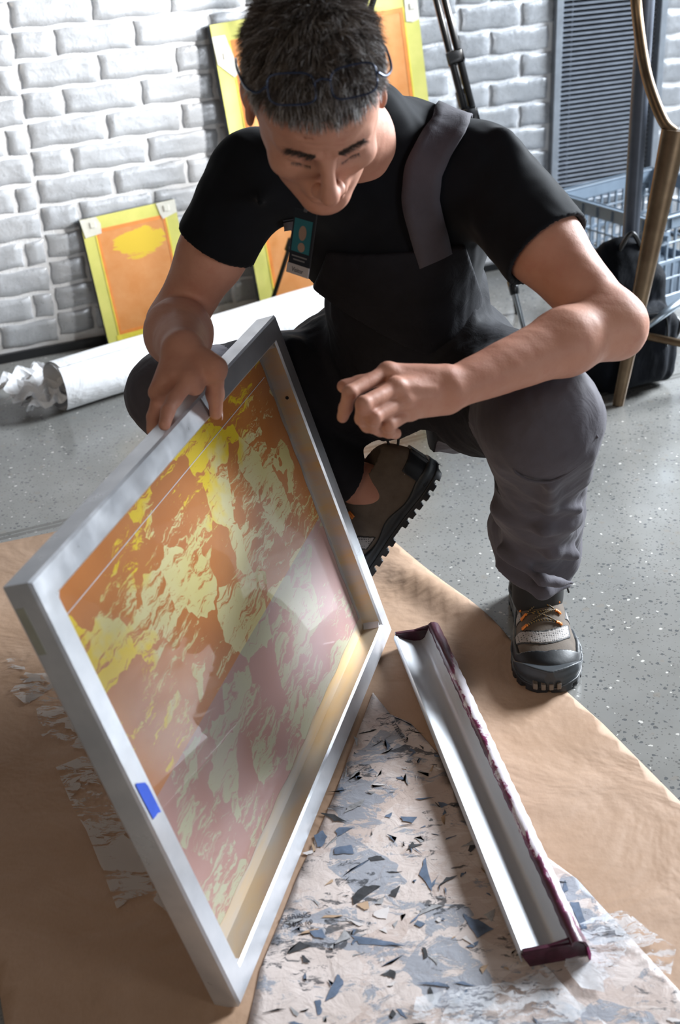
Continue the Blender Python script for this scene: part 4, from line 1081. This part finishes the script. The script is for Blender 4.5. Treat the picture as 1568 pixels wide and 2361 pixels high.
grey = .12 + .85 * np.clip((np.abs(loc_[:, 0]) - .048) / .018, 0, 1) * np.clip((.065 - loc_[:, 2]) / .035, 0, 1) + .2 * np.clip((loc_[:, 1] - .055) / .03, 0, 1)
u_ = rng.random(n); mi_ = np.where(u_ < grey * .8, 1, np.where(u_ < grey * .8 + .28, 2, 0))
hstrands('hair', HO + loc_ @ HR, dr @ HR, ln, np.full(n, .00045), [m_hair_d, m_hair_g, m_hair_m], mi_, curl=(fl_ * .55 - gr * .25) @ HR)
# thin scalp of hair under the strands so no skin shines through
capf = Part(); capf.u(((lambda P: head(P) - .0012)), 0) if False else None
def capfn(P):
    q = (P - HO) @ HR.T; return np.maximum(head(q) - .0022, -(hairline(q) - .004) * .6)
lo, hi = hp[1] - .01, hp[2] + .01
surf(capfn, lo, hi, .0028, 'hair_base', simple('scalp_hair', (.030, .024, .022), .7, var=.4, nscale=200), PW)

# ---- t-shirt
sh = Part()
sh.u(ell((.098, 1.815, .725), (.150, .120, .150)), .02)
sh.u(cone(V(.105, 1.83, .68), V(.130, 1.90, .46), .122, .128), .05)
sh.u(cone(SL + V(-.02, 0, 0), SR + V(.02, 0, 0), .066, .060), .05)
sh.u(ell(V(.085, 1.80, .835), (.105, .085, .050)), .05)
sh.u(cone(NK + V(.005, .02, -.02), NK + V(-.004, -.012, .030), .072, .064), .03)
hmL, hmR = SL + (EL - SL) * .53, SR + (ER - SR) * .44
sh.u(cone(SL, hmL + (EL - SL) * .03, .067, .067), .03); sh.u(cone(SR, hmR + (ER - SR) * .03, .062, .060), .03)
# drapes
for a_, b_, r_ in ((SL + V(.03, -.04, .035), D(1120, 520, 1.66), .008), (SL + V(-.03, -.05, .0), D(1210, 520, 1.64), .007), (D(1160, 320, 1.66), D(1215, 430, 1.66), .009), (SR + V(.02, -.05, 0), D(600, 470, 1.62), .007)):
    sh.u(cone(a_, b_, r_, r_ * .4), .03)
dL, dR = nrm(EL - SL), nrm(ER - SR)
def shf(P):
    d = sh(P) + .0032 * wob(P, 30, 31) + .0014 * wob(P, 85, 32)
    d = np.where((P - SL) @ dL > .05, np.maximum(d, (P - hmL) @ dL), d)
    d = np.where((P - SR) @ dR > .05, np.maximum(d, (P - hmR) @ dR), d)
    ia = np.linalg.norm((P - hmL) - ((P - hmL) @ dL)[:, None] * dL, axis=1) - .0585; ia = np.where((P - hmL) @ dL > -.035, ia, .1)
    ib = np.linalg.norm((P - hmR) - ((P - hmR) @ dR)[:, None] * dR, axis=1) - .0515; ib = np.where((P - hmR) @ dR > -.035, ib, .1)
    return np.maximum(np.maximum(d, -ia), -ib)
lo, hi = sh.bounds(); surf(shf, lo, hi, .0035, 't_shirt', m_shirt, PW)
# ---- overalls: trousers, bib
tr_ = Part()
tr_.u(cone(HPL + V(0, .02, 0), HPR + V(0, .02, 0), .128, .128), .03)
tr_.u(cone(V(.132, 1.92, .43), V(.125, 1.87, .56), .132, .130), .05)
TM = HPL + (KL - HPL) * .5
tr_.chain([HPL, TM, KL], [.108, .094, .078], .04, .03)
tr_.u(ell(KL + V(-.008, -.012, -.01), (.078, .072, .080)), .03)
CM = KL + (AL - KL) * .5
tr_.chain([KL + V(0, 0, -.03), CM, AL + V(0, -.01, .05)], [.072, .064, .058], .03)
tr_.chain([AL + V(-.03, 0, .10), AL + V(-.012, -.02, .035)], [.050, .046], .03)
tr_.chain([AL + V(.02, -.03, .10), AL + V(.018, -.035, .045)], [.046, .038], .03)
TR_ = HPR + (KRt - HPR) * .5
tr_.chain([HPR, TR_, KRt], [.104, .080, .068], .03, .03)
tr_.chain([KRt, KRt + (AR - KRt) * .5, AR - (AR - KRt) * .16], [.064, .058, .052], .03)
FOLD = []
def fold(a_, b_, r_=.007, k=.018): tr_.u(cone(a_, b_, r_, r_ * .5), k)
def onK(px, py, z_): return D(px, py, z_)
for i in range(5):      # wrinkles behind and below the front knee
    h_ = .36 - i * .055; c_ = KL + (AL - KL) * ((.505 - h_) / .39)
    an = -.5 + .5 * math.sin(i * 2.3); p0 = c_ + V(math.cos(PI + an) * .068, math.sin(-PI * .6 + an) * .05, .02); p1 = c_ + V(.050, -.050, -.025 + .02 * math.sin(i * 1.7)); pm = (p0 + p1) / 2 + V(0, -.045, 0)
    fold(p0, pm, .008); fold(pm, p1, .007)
fold(KL + V(.05, -.05, -.04), AL + V(.05, -.03, .12), .010, .02); fold(KL + V(-.06, -.04, -.05), AL + V(-.03, -.05, .16), .009, .02); fold(KL + V(0, -.065, -.08), AL + V(.01, -.06, .10), .008, .02)
for i in range(4): fold(HPL + V(-.03 + .02 * i, -.10 - .05 * i, .09), HPL + V(.10, -.12 - .05 * i, .03), .009, .03)
for i in range(3): fold(HPR + V(-.06 - .05 * i, -.04 - .07 * i, .10), HPR + V(-.10 - .05 * i, -.14 - .05 * i, .03), .008, .03)
hemN = nrm(V(-.55, .0, -1)); hemP = AL + V(0, -.03, .000)
dAR = nrm(AR - KRt)
def trf(P):
    d = tr_(P) + (.0055 + .004 * np.clip((.42 - P[:, 2]) / .1, 0, 1)) * wob(P * V(1, 1, 1.3), 27, 41) + .0045 * np.abs(wob(P * V(1, 1, .8), 42, 42)) - .002 + .0010 * wob(P, 130, 43)
    d = np.where((P[:, 2] < .3) & (P[:, 0] > .2) , np.maximum(d, (P - hemP) @ hemN + .006 * np.sin(P[:, 0] * 60)), d)
    inn = Part_in(P); d = np.maximum(d, -inn)
    rr = (P - AR) @ dAR
    return np.where((rr > -.12) & (P[:, 0] < .16) & (P[:, 2] < .38), np.maximum(d, rr + .045), d)
def keep_off_frame(P, d):
    q = (P - FD) @ np.array([FE, FU, FN]).T
    b = np.maximum(np.maximum(q[:, 0] - FW - .004, -q[:, 0]), np.maximum(np.maximum(-.01 - q[:, 1], q[:, 1] - FH - .004), np.abs(q[:, 2] - .005) - DP - .010))
    return np.maximum(d, -b)
def Part_in(P):
    f1 = cone(AL + V(0, -.012, .09), AL + V(0, -.03, -.02), .047, .046)[0](P)
    return f1
lo, hi = tr_.bounds(); lo[2] = .04
def dark(cc):  # faces of lap, seat and waist that get the painted shade
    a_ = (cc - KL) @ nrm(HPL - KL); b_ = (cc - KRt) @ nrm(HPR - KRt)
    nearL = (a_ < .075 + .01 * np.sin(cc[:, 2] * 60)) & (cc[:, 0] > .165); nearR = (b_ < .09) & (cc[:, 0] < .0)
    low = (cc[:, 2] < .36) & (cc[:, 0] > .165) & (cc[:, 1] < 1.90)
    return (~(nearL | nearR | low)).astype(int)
TRO = surf(lambda P: keep_off_frame(P, trf(P)), lo, hi, .0036, 'overalls', [m_trou, m_trou_shade], PW, mi=dark)
tag(TRO, 'grey overalls with shade painted dark over seat and waist')
def bibf(P):
    d = shf(P) - .006
    cut = np.maximum(P[:, 2] - (.735 - .25 * (P[:, 1] - 1.70)), 0) * 0 + (P[:, 2] - .70)
    side = np.abs(P[:, 0] - .100) - (.098 + .35 * np.maximum(.70 - P[:, 2], 0))
    return np.maximum(np.maximum(np.maximum(d, cut), side), P[:, 1] - 1.82)
surf(bibf, V(-.15, 1.55, .42), V(.35, 1.86, .72), .0036, 'bib', m_trou_shade, PW)  # shade on the chest painted in by the darker cloth colour
def ribbon(pts, wd_, name, mat, f, off=.004, th=.0025, wdir=None):
    """flat webbing following the surface f"""
    P = [pull(f, p, off) for p in pts if abs(f(p[None])[0]) < .03]; Q = []
    for i in range(len(P) - 1):
        for s_ in range(8): Q.append(pull(f, P[i] * (1 - s_ / 8) + P[i + 1] * (s_ / 8), off))
    Q.append(P[-1]); v = []; fc = []
    for _ in range(3): Q = [Q[0]] + [(Q[i - 1] + Q[i] * 2 + Q[i + 1]) / 4 for i in range(1, len(Q) - 1)] + [Q[-1]]
    nc = 5
    for i, p in enumerate(Q):
        tg = nrm(Q[min(i + 1, len(Q) - 1)] - Q[max(i - 1, 0)]); g_ = grad(f, p, .004); s_ = nrm(np.cross(tg, g_))
        for k in range(nc): 
            q = p + s_ * wd_ * (k / (nc - 1) - .5); e_ = f(q[None])[0]; q = q - grad(f, q, .004) * min(max(e_ - off, -.01), .01) ; v.append(q + g_ * th)
        for k in range(nc): v.append(v[-nc] - g_ * th * 1.6)
    m = 2 * nc
    for i in range(len(Q) - 1):
        for k in range(nc - 1):
            fc.append((i * m + k, i * m + k + 1, (i + 1) * m + k + 1, (i + 1) * m + k)); fc.append((i * m + nc + k + 1, i * m + nc + k, (i + 1) * m + nc + k, (i + 1) * m + nc + k + 1))
        fc.append((i * m, (i + 1) * m, (i + 1) * m + nc, i * m + nc)); fc.append((i * m + nc - 1, i * m + m - 1, (i + 1) * m + m - 1, (i + 1) * m + nc - 1))
    o = mesh(name, v, fc, mat, PW, True); return o
spts = [march(shf, px, py, 1.3, 2.2) for px, py in ((1003, 600), (985, 530), (968, 460), (974, 395), (1002, 338), (1036, 296))]
spts += [spts[-1] + V(.012, .045, .022), spts[-1] + V(.02, .11, .0)]
ribbon(spts, .052, 'shoulder_strap', m_trou, shf)
spts = [march(shf, px, py, 1.3, 2.2) for px, py in ((705, 590), (692, 540), (684, 500))]
ribbon(spts, .038, 'shoulder_strap', m_trou, shf)
# waist seam, knee pocket flap, pocket zip
def seam(pxs, name, mat, f, z0, z1, r=.0018, off=.001):
    mb = MB(); P = [march(f, px, py, z0, z1, off) for px, py in pxs]; mb.tube(P, r, 6, sub=5); mb.build(name, mat, PW, True)
m_blackz = simple('black_zip', (.008, .008, .009), .35)
seam([(1232, 893), (1290, 905), (1335, 925), (1362, 942)], 'pocket_zip', m_blackz, trf, 1.3, 2.2, .0032)
seam([(1160, 930), (1215, 912), (1290, 925), (1350, 965), (1378, 1010)], 'knee_seam', m_trou, trf, 1.3, 2.2, .0022)
seam([(1165, 1005), (1190, 1090), (1270, 1110), (1350, 1060)], 'knee_seam', m_trou, trf, 1.3, 2.2, .0020)
# ---- hiking shoes: built once in local space (x across, y toward the toe, z up, ankle over the origin)
t = NT('shoe_suede'); c = t.coord(); t.p(base=t.ramp(t.noise(40, 4, .6, c), [(.3, (.085, .062, .045)), (.7, (.125, .095, .070))]), rough=.8); t.bump(t.noise(300, 3, .6, c), .25, .001); m_suede = t.m
t = NT('shoe_net'); c = t.coord(); net = t.vor(260, t.map(c, (1, .8, 1)), 'F1', rnd=.25); t.p(base=t.ramp(net, [(.26, (.045, .04, .04)), (.36, (.30, .27, .25))]), rough=.6); t.bump(net, .4, .001); m_net = t.m
m_rub = simple('black_rubber', (.006, .007, .009), .5, bump=.2, bscale=120); m_mid = simple('grey_blue_foam', (.022, .027, .032), .5); m_lug = simple('lug_brown', (.13, .10, .075), .6)
t = NT('lace_cord'); c = t.coord(); s = t.sep(c); t.p(base=t.ramp(t.math('SINE', t.math('MULTIPLY', t.math('ADD', s[0], s[1]), 1500.)), [(.3, (.02, .018, .015)), (.7, (.28, .16, .04))]), rough=.6); m_lace = t.m
m_orange = simple('orange_loop', (.75, .22, .03), .5); m_dk = simple('shoe_dark_trim', (.018, .016, .014), .6)
def sm_(xs, vs):
    g_ = np.linspace(xs[0], xs[-1], 320); v_ = np.interp(g_, xs, vs); k = np.hanning(25); k /= k.sum(); p_ = np.pad(v_, 12, mode='reflect', reflect_type='odd'); v_ = np.convolve(p_, k, 'valid')
    return lambda y: np.interp(y, g_, v_)
PW_ = sm_([-.095, -.085, -.06, -.02, .03, .08, .13, .165, .190, .205, .212], [.012, .026, .036, .036, .037, .044, .0510, .0500, .040, .024, .006])
PH_ = sm_([-.095, -.080, -.05, .00, .03, .06, .10, .14, .18, .205, .212], [.075, .105, .112, .104, .108, .100, .078, .062, .052, .042, .030])
sole_w = sm_([-.104, -.098, -.085, -.05, 0, .05, .09, .135, .170, .195, .213, .222], [.006, .022, .034, .041, .0385, .042, .050, .0565, .055, .046, .028, .006])
def prof(y):
    """half width and top height of the upper at y"""
    return PW_(y), PH_(y)
def upper_f(P, off=0.):
    w_, h_ = prof(P[:, 1]); x = P[:, 0] + .006 * np.sin((P[:, 1] + .05) * 9); z0 = .022
    hh = (h_ - z0); zz_ = (P[:, 2] - z0) / hh
    ww = w_ * np.sqrt(np.clip(1 - np.clip(zz_, 0, 1) ** 2.2, 0.02, 1)) ** .9
    r = np.sqrt((x / (w_ + off)) ** 2 * 1.0 + np.clip((P[:, 2] - z0) / (hh + off), 0, None) ** 2.4)
    d = (r - 1) * np.minimum(w_, hh) * .85
    ye = np.maximum(-.096 - off - P[:, 1], P[:, 1] - .213 - off)
    return np.maximum(np.maximum(d, ye), z0 - .004 - P[:, 2])
def make_shoe(label_side, O, R, lug_off=0.):
    """returns parts of one shoe placed with axes R at O"""
    W_ = lambda P: (P - O) @ R.T
    def place(f): return lambda P: f(W_(P))
    cs = np.array([[x, y, z] for x in (-.07, .07) for y in (-.12, .235) for z in (-.01, .16)]) @ R + O; lo, hi = cs.min(0), cs.max(0)
    up = lambda q: np.maximum(smin(upper_f(q), ell((.0, -.02, .085), (.034, .060, .040))[0](q), .02), -ell((0, -.022, .125), (.027, .048, .05))[0](q))
    root = surf(place(up), lo, hi, .0022, 'hiking_shoe', m_suede, PW)
    def part(f, nm, mt, h=.0018): 
        try: return surf(place(f), lo, hi, h, nm, mt, root)
        except ValueError: return None
    # mesh windows on the upper
    def shell(q, t_): return upper_f(q, t_)
    def win(q):
        y, x, z = q[:, 1], q[:, 0], q[:, 2]
        a = np.maximum(np.abs(y - (.148 - 13. * x * x)) * .8 - .0095, np.abs(x) - .043)
        b_ = np.maximum(np.abs(y - .052) - .036, np.abs(x) - .0155)
        c_ = np.maximum(np.maximum(np.abs(y - .075 - (z - .045) * .6) - .012, .026 - np.abs(x)), np.abs(z - .050) - .012)
        e_ = np.maximum(np.maximum(np.abs(y + .055) - .020, .02 - np.abs(x)), np.abs(z - .075) - .014)
        L_ = {0: a, 1: b_, 2: np.maximum(c_, x), 3: np.maximum(c_, -x), 4: np.maximum(e_, x), 5: np.maximum(e_, -x)}
        return np.maximum(L_[wk[0]], .034 - z)
    wk = [0]
    for wk[0] in range(6):
        part(lambda q: np.maximum(np.maximum(shell(q, .0014), -shell(q, -.002)), win(q)), 'net_panel', m_net, .0016)
        part(lambda q: np.maximum(np.maximum(shell(q, .0010), -shell(q, -.002)), win(q) - .0022), 'dark_trim', m_dk, .0018)
    # toe bumper and heel counter, black rubber
    part(lambda q: np.maximum(np.maximum(shell(q, .0050), -shell(q, -.002)), smin(np.maximum(.160 - q[:, 1] + .35 * q[:, 2] - .2 * np.abs(q[:, 0]), q[:, 2] - .062), np.maximum(np.maximum(.118 - q[:, 1], q[:, 2] - .040), .030 - np.abs(q[:, 0])), .004)), 'toe_bumper', m_rub)
    part(lambda q: np.maximum(np.maximum(shell(q, .0040), -shell(q, -.002)), np.maximum(q[:, 1] + .062, q[:, 2] - .070)), 'heel_counter', m_rub)
    mids = lambda q: np.maximum(np.maximum((np.abs(q[:, 0] + .006 * np.sin((q[:, 1] + .05) * 9)) - sole_w(q[:, 1]) - .002 * np.sin(q[:, 2] * 260)), np.maximum(-.104 - q[:, 1], q[:, 1] - .222)), np.maximum(.013 - q[:, 2] + 0 * q[:, 1], q[:, 2] - (.034 + .010 * np.clip((q[:, 1] - .17) / .05, 0, 1) + .004 * np.sin(q[:, 1] * 70))))
    part(mids, 'midsole', m_mid)
    def lugs(q):
        y, x, z = q[:, 1], q[:, 0] + .006 * np.sin((q[:, 1] + .05) * 9), q[:, 2]
        e_ = np.maximum(np.abs(x) - sole_w(y) - .001, np.maximum(-.104 - y, y - .222)); slab = np.maximum(e_, np.maximum(.008 - z, z - .015))
        ph = np.abs(((y + .2) % .020) - .010) - .0066; gx = .0025 - np.abs(x); lg = np.maximum(np.maximum(np.maximum(e_, ph), np.maximum(-z, z - .010)), gx)
        lg = np.where(np.abs(y - .03) < .012, .01, lg)
        return np.minimum(slab, lg)
    part(lugs, 'outsole', m_rub)
    def fnt(q):
        y, x, z = q[:, 1], q[:, 0], q[:, 2]; ph = np.abs(((x + .5) % .0125) - .00625) - .0036
        return np.maximum(np.maximum(ph, np.maximum(np.abs(x) - .024, np.abs(z - .017) - .0055)), np.maximum(y - .2262 + 8 * x * x, .200 - y))
    part(fnt, 'toe_lug', m_lug, .0014)
    # tongue and collar
    part(lambda q: rbx((0, .040, .098), (.019, .034, .005), .004, [[1, 0, 0], [0, .90, -.43], [0, .43, .90]])[0](q), 'tongue', m_net)
    def L2W(p): return O + V(*p) @ R
    def top(x, y): 
        z = .16
        for _ in range(60):
            d = upper_f(V(x, y, z)[None])[0]
            if d < .0006: break
            z -= max(d * .6, .0003)
        return V(x, y, z + .0022)
    mb = MB()
    ys = [.118, .096, .074, .052, .034]
    for i, y in enumerate(ys):
        w_ = .0235 - .001 * i; P = [top(w_ * s_, y + .004 * (1 - abs(s_) ** 2) * (1 if i % 2 else -.5)) for s_ in (-1, -.5, 0, .5, 1)]
        mb.tube([L2W(p) for p in P], .0018, 6, sub=4)
        if i < len(ys) - 1:
            for sg in (-1, 1):
                P = [top(w_ * sg * s_, y + (ys[i + 1] - y) * (1 - s_) / 2 * 1.0) for s_ in (1, .5, 0)] + [top(-w_ * sg * s_, y + (ys[i + 1] - y) * (1 + s_) / 2) for s_ in (.5, 1)]
                mb.tube([L2W(p + V(0, 0, .001)) for p in P], .0016, 6, sub=3)
    mb.build('laces', m_lace, root, True)
    for i, y in enumerate(ys[:4]):
        for sg in (-1, 1):
            mb = MB(); p = top(.0245 * sg, y); q_ = top(.0325 * sg, y + .003); mb.tube([L2W(p + V(0, .003, 0)), L2W(p + V(.0 * sg, 0, .001)), L2W(q_)], .0018, 6, sub=3); mb.tube([L2W(p + V(0, -.003, 0)), L2W(q_ + V(0, -.004, 0))], .0018, 6, sub=2); mb.build('eyelet_loop', m_orange, root, True)
    mb = MB(); mb.tube([L2W((.0, -.076, .086)), L2W((.0, -.098, .096)), L2W((.0, -.118, .122)), L2W((.0, -.112, .136)), L2W((.0, -.094, .122)), L2W((.0, -.078, .098))], .0024, 6, sub=5); mb.build('pull_loop', m_dk, root, True)
    return root, L2W, top
SO = V(.330, 1.795, .0035); sy = nrm(V(-.075, -1, 0)); sx_ = nrm(np.cross(sy, V(0, 0, 1)))
RSh = np.array([sx_, sy, V(0, 0, 1)])
shoe1, L1, top1 = make_shoe('l', SO, RSh)
for P in ([(.020, .030, .112), (.034, .034, .110), (.046, .040, .092), (.040, .050, .086), (.030, .045, .100)], [(-.018, .030, .112), (-.034, .030, .116), (-.047, .022, .108), (-.050, .030, .092)], [(-.03, .03, .113), (-.044, .035, .100), (-.052, .04, .078)]):
    mb = MB(); mb.tube([L1(p) for p in P], .0018, 6, sub=5); mb.build('lace_bow', m_dk, shoe1, True)
# raised rear foot
toe_w = V(-.020, 1.885, .012); sy = nrm(toe_w + V(0, 0, .0) - V(.085, 1.875, .195)); 
sy = nrm(V(-.175, -.04, -.205)); up_ = nrm(KRt - AR) + V(0, .12, .08); sx_ = nrm(np.cross(sy, up_)); up_ = np.cross(sx_, sy)
RS2 = np.array([sx_, sy, up_]); SO2 = AR + V(.0, 0, 0) - up_ * .085 
shoe2, L2_, top2 = make_shoe('r', SO2, RS2)

# ================================================================== GLASSES AND BADGE
gl = empty('eyeglasses', hw(0, .06, .12)); tag(gl, 'thin-rimmed eyeglasses pushed up on the grey hair of the crouching person', 'eyeglasses')
m_rim = simple('dark_rim', (.03, .045, .09), .22, .6)
t = NT('lens'); t.p(base=(.85, .9, 1.), rough=.02, trans=1., ior=1.1, alpha=.18); m_lens = t.m
GO = V(0, .072, .108); gN = nrm(V(0, .52, .85)); gY = nrm(V(0, .85, -.52))   # lens plane
for s_ in (-1, 1):
    mb = MB(); cc_ = GO + V(.034 * s_, 0, 0); ring = []
    for k in range(28):
        a = 2 * PI * k / 28; ca, sa = math.cos(a), math.sin(a); rx, ry = .0255, .0165; e_ = .55
        x = rx * math.copysign(abs(ca) ** e_, ca); y = ry * math.copysign(abs(sa) ** e_, sa); ring.append(cc_ + V(x, 0, 0) + gY * (y - .0025 * x * s_ / rx) + gN * (-.0045 * ((x * s_ + .026) / .05) ** 2))
    mb.tube([HO + p @ HR for p in ring + [ring[0]]], .00115, 8); rim = mb.build('rim', m_rim, gl, True)
    mb = MB(); mb.add([HO + (cc_ - gN * .0008) @ HR] + [HO + p @ HR for p in ring], [(0, i + 1, (i + 1) % 28 + 1) for i in range(28)]); mb.build('lens', m_lens, gl, True)
    mb = MB(); a0 = cc_ + V(.0265 * s_, 0, 0) - gY * .006 - gN * .004
    mb.tube([HO + p @ HR for p in (a0, V(.071 * s_, .060, .094), V(.082 * s_, .035, .076), V(.087 * s_, -.02, .040), V(.086 * s_, -.06, .010))], .0016, 8, sub=5); mb.build('temple', m_rim, gl, True)
mb = MB(); mb.tube([HO + p @ HR for p in (GO + V(-.0095, 0, 0) - gY * .003, GO + gN * .002 - gY * .006, GO + V(.0095, 0, 0) - gY * .003)], .0013, 8, sub=4); mb.build('bridge', m_rim, gl, True)

b00, b10, b01 = D(662, 626, 1.605), D(712, 643, 1.575), D(648, 500, 1.600)
bX = nrm(b10 - b00); bYv = b01 - b00; bYv = nrm(bYv - bX * (bYv @ bX)); bN = np.cross(bX, bYv); bW, bH = float(np.linalg.norm(b10 - b00)), .083
bw_ = empty('id_badge', b00); MBd = Matrix.Identity(4)
for i in range(3): MBd[i][0] = bX[i]; MBd[i][1] = bYv[i]; MBd[i][2] = bN[i]; MBd[i][3] = b00[i]
bw_.matrix_basis = MBd; tag(bw_, 'dark plastic visitor badge with teal portrait clipped on the black shirt of the crouching person', 'id badge')
def bm_(mb, nm, mt): o = mesh(nm, mb.v, mb.f, mt, None, False, mb.mi); o.parent = bw_; return o
mb = MB(); mb.box(V(bW / 2, bH / 2, 0), bW / 2, bH / 2, .0012, None, .001); bm_(mb, 'card', simple('badge_black', (.012, .012, .014), .3))
mb = MB(); mb.box(V(bW / 2, .0065, .0014), bW / 2, .0065, .0004); bm_(mb, 'white_strip', simple('badge_white', (.45, .42, .43), .5))
mb = MB(); mb.box(V(bW / 2, .050, .0014), bW * .40, .021, .0003); bm_(mb, 'portrait', simple('badge_teal', (.02, .14, .17), .4))
mb = MB(); m_bs = simple('badge_skin', (.30, .20, .15), .5)
def oval(cx, cy, rx, ry, z): mb.add([V(cx + rx * math.cos(a), cy + ry * math.sin(a), z) for a in np.linspace(0, 2 * PI, 17)[:-1]], [tuple(range(16))])
oval(bW * .52, .054, bW * .17, .0095, .0019); oval(bW * .54, .036, bW * .16, .006, .0019); bm_(mb, 'portrait_figure', m_bs)
o = textobj('Visitor', .0085, simple('ink2', (.04, .04, .05), .6), bw_, None, mw=Matrix.Translation((bW / 2, .006, .0019))); o.parent = bw_; o.matrix_parent_inverse = Matrix.Identity(4)
mb = MB(); mb.box(V(bW / 2, .0235, .0015), bW * .34, .0009, .0002); mb.box(V(bW / 2, .019, .0015), bW * .26, .0009, .0002); bm_(mb, 'text_lines', simple('badge_grey', (.16, .16, .17), .5))
mb = MB(); mb.box(V(bW / 2, bH + .004, .0), .004, .007, .0016, None, .001); bm_(mb, 'clip', simple('clip_plastic', (.10, .10, .11), .3))
# ================================================================== LIGHT
w = bpy.data.worlds.new('world'); S.world = w; w.use_nodes = True
bg = w.node_tree.nodes['Background']; bg.inputs[0].default_value = (.78, .86, 1, 1); bg.inputs[1].default_value = .07
def area(name, loc, tgt, sx_, sy_, power, col, spread=180):
    l = bpy.data.lights.new(name, 'AREA'); l.shape = 'RECTANGLE'; l.size = sx_; l.size_y = sy_; l.energy = power; l.color = col; l.spread = math.radians(spread)
    o = bpy.data.objects.new(name, l); COL.objects.link(o); o.location = loc
    o.rotation_euler = (Vector(tgt) - Vector(loc)).to_track_quat('-Z', 'Y').to_euler(); return o
area('daylight_window', (3.1, 3.75, 1.85), (.1, 1.9, .3), 1.2, 1.4, 185, (.86, .93, 1.), 100)
area('wall_gloss_fill', (2.7, -.35, .75), (-.3, 3.4, .8), .9, 1.1, 26, (.93, .96, 1.))  # added unseen light, its reflection brightens the glossy bricks at left
area('warm_fill', (-1.4, -1.2, 2.4), (0, 1.2, .2), 1.4, 1.4, 21, (1, .80, .58))  # added unseen warm fill from front left
sp = bpy.data.lights.new('wall_patch_spot', 'SPOT'); sp.energy = 850; sp.spot_size = math.radians(34); sp.spot_blend = 1.; sp.shadow_soft_size = .12; sp.color = (1, .98, .95)  # added unseen spot that makes the bright patch on the left wall
so = bpy.data.objects.new('wall_patch_spot', sp); COL.objects.link(so); so.location = (1.7, 2.6, 1.5); so.rotation_euler = (Vector(WL(.52, .80)) - Vector(so.location)).to_track_quat('-Z', 'Y').to_euler()
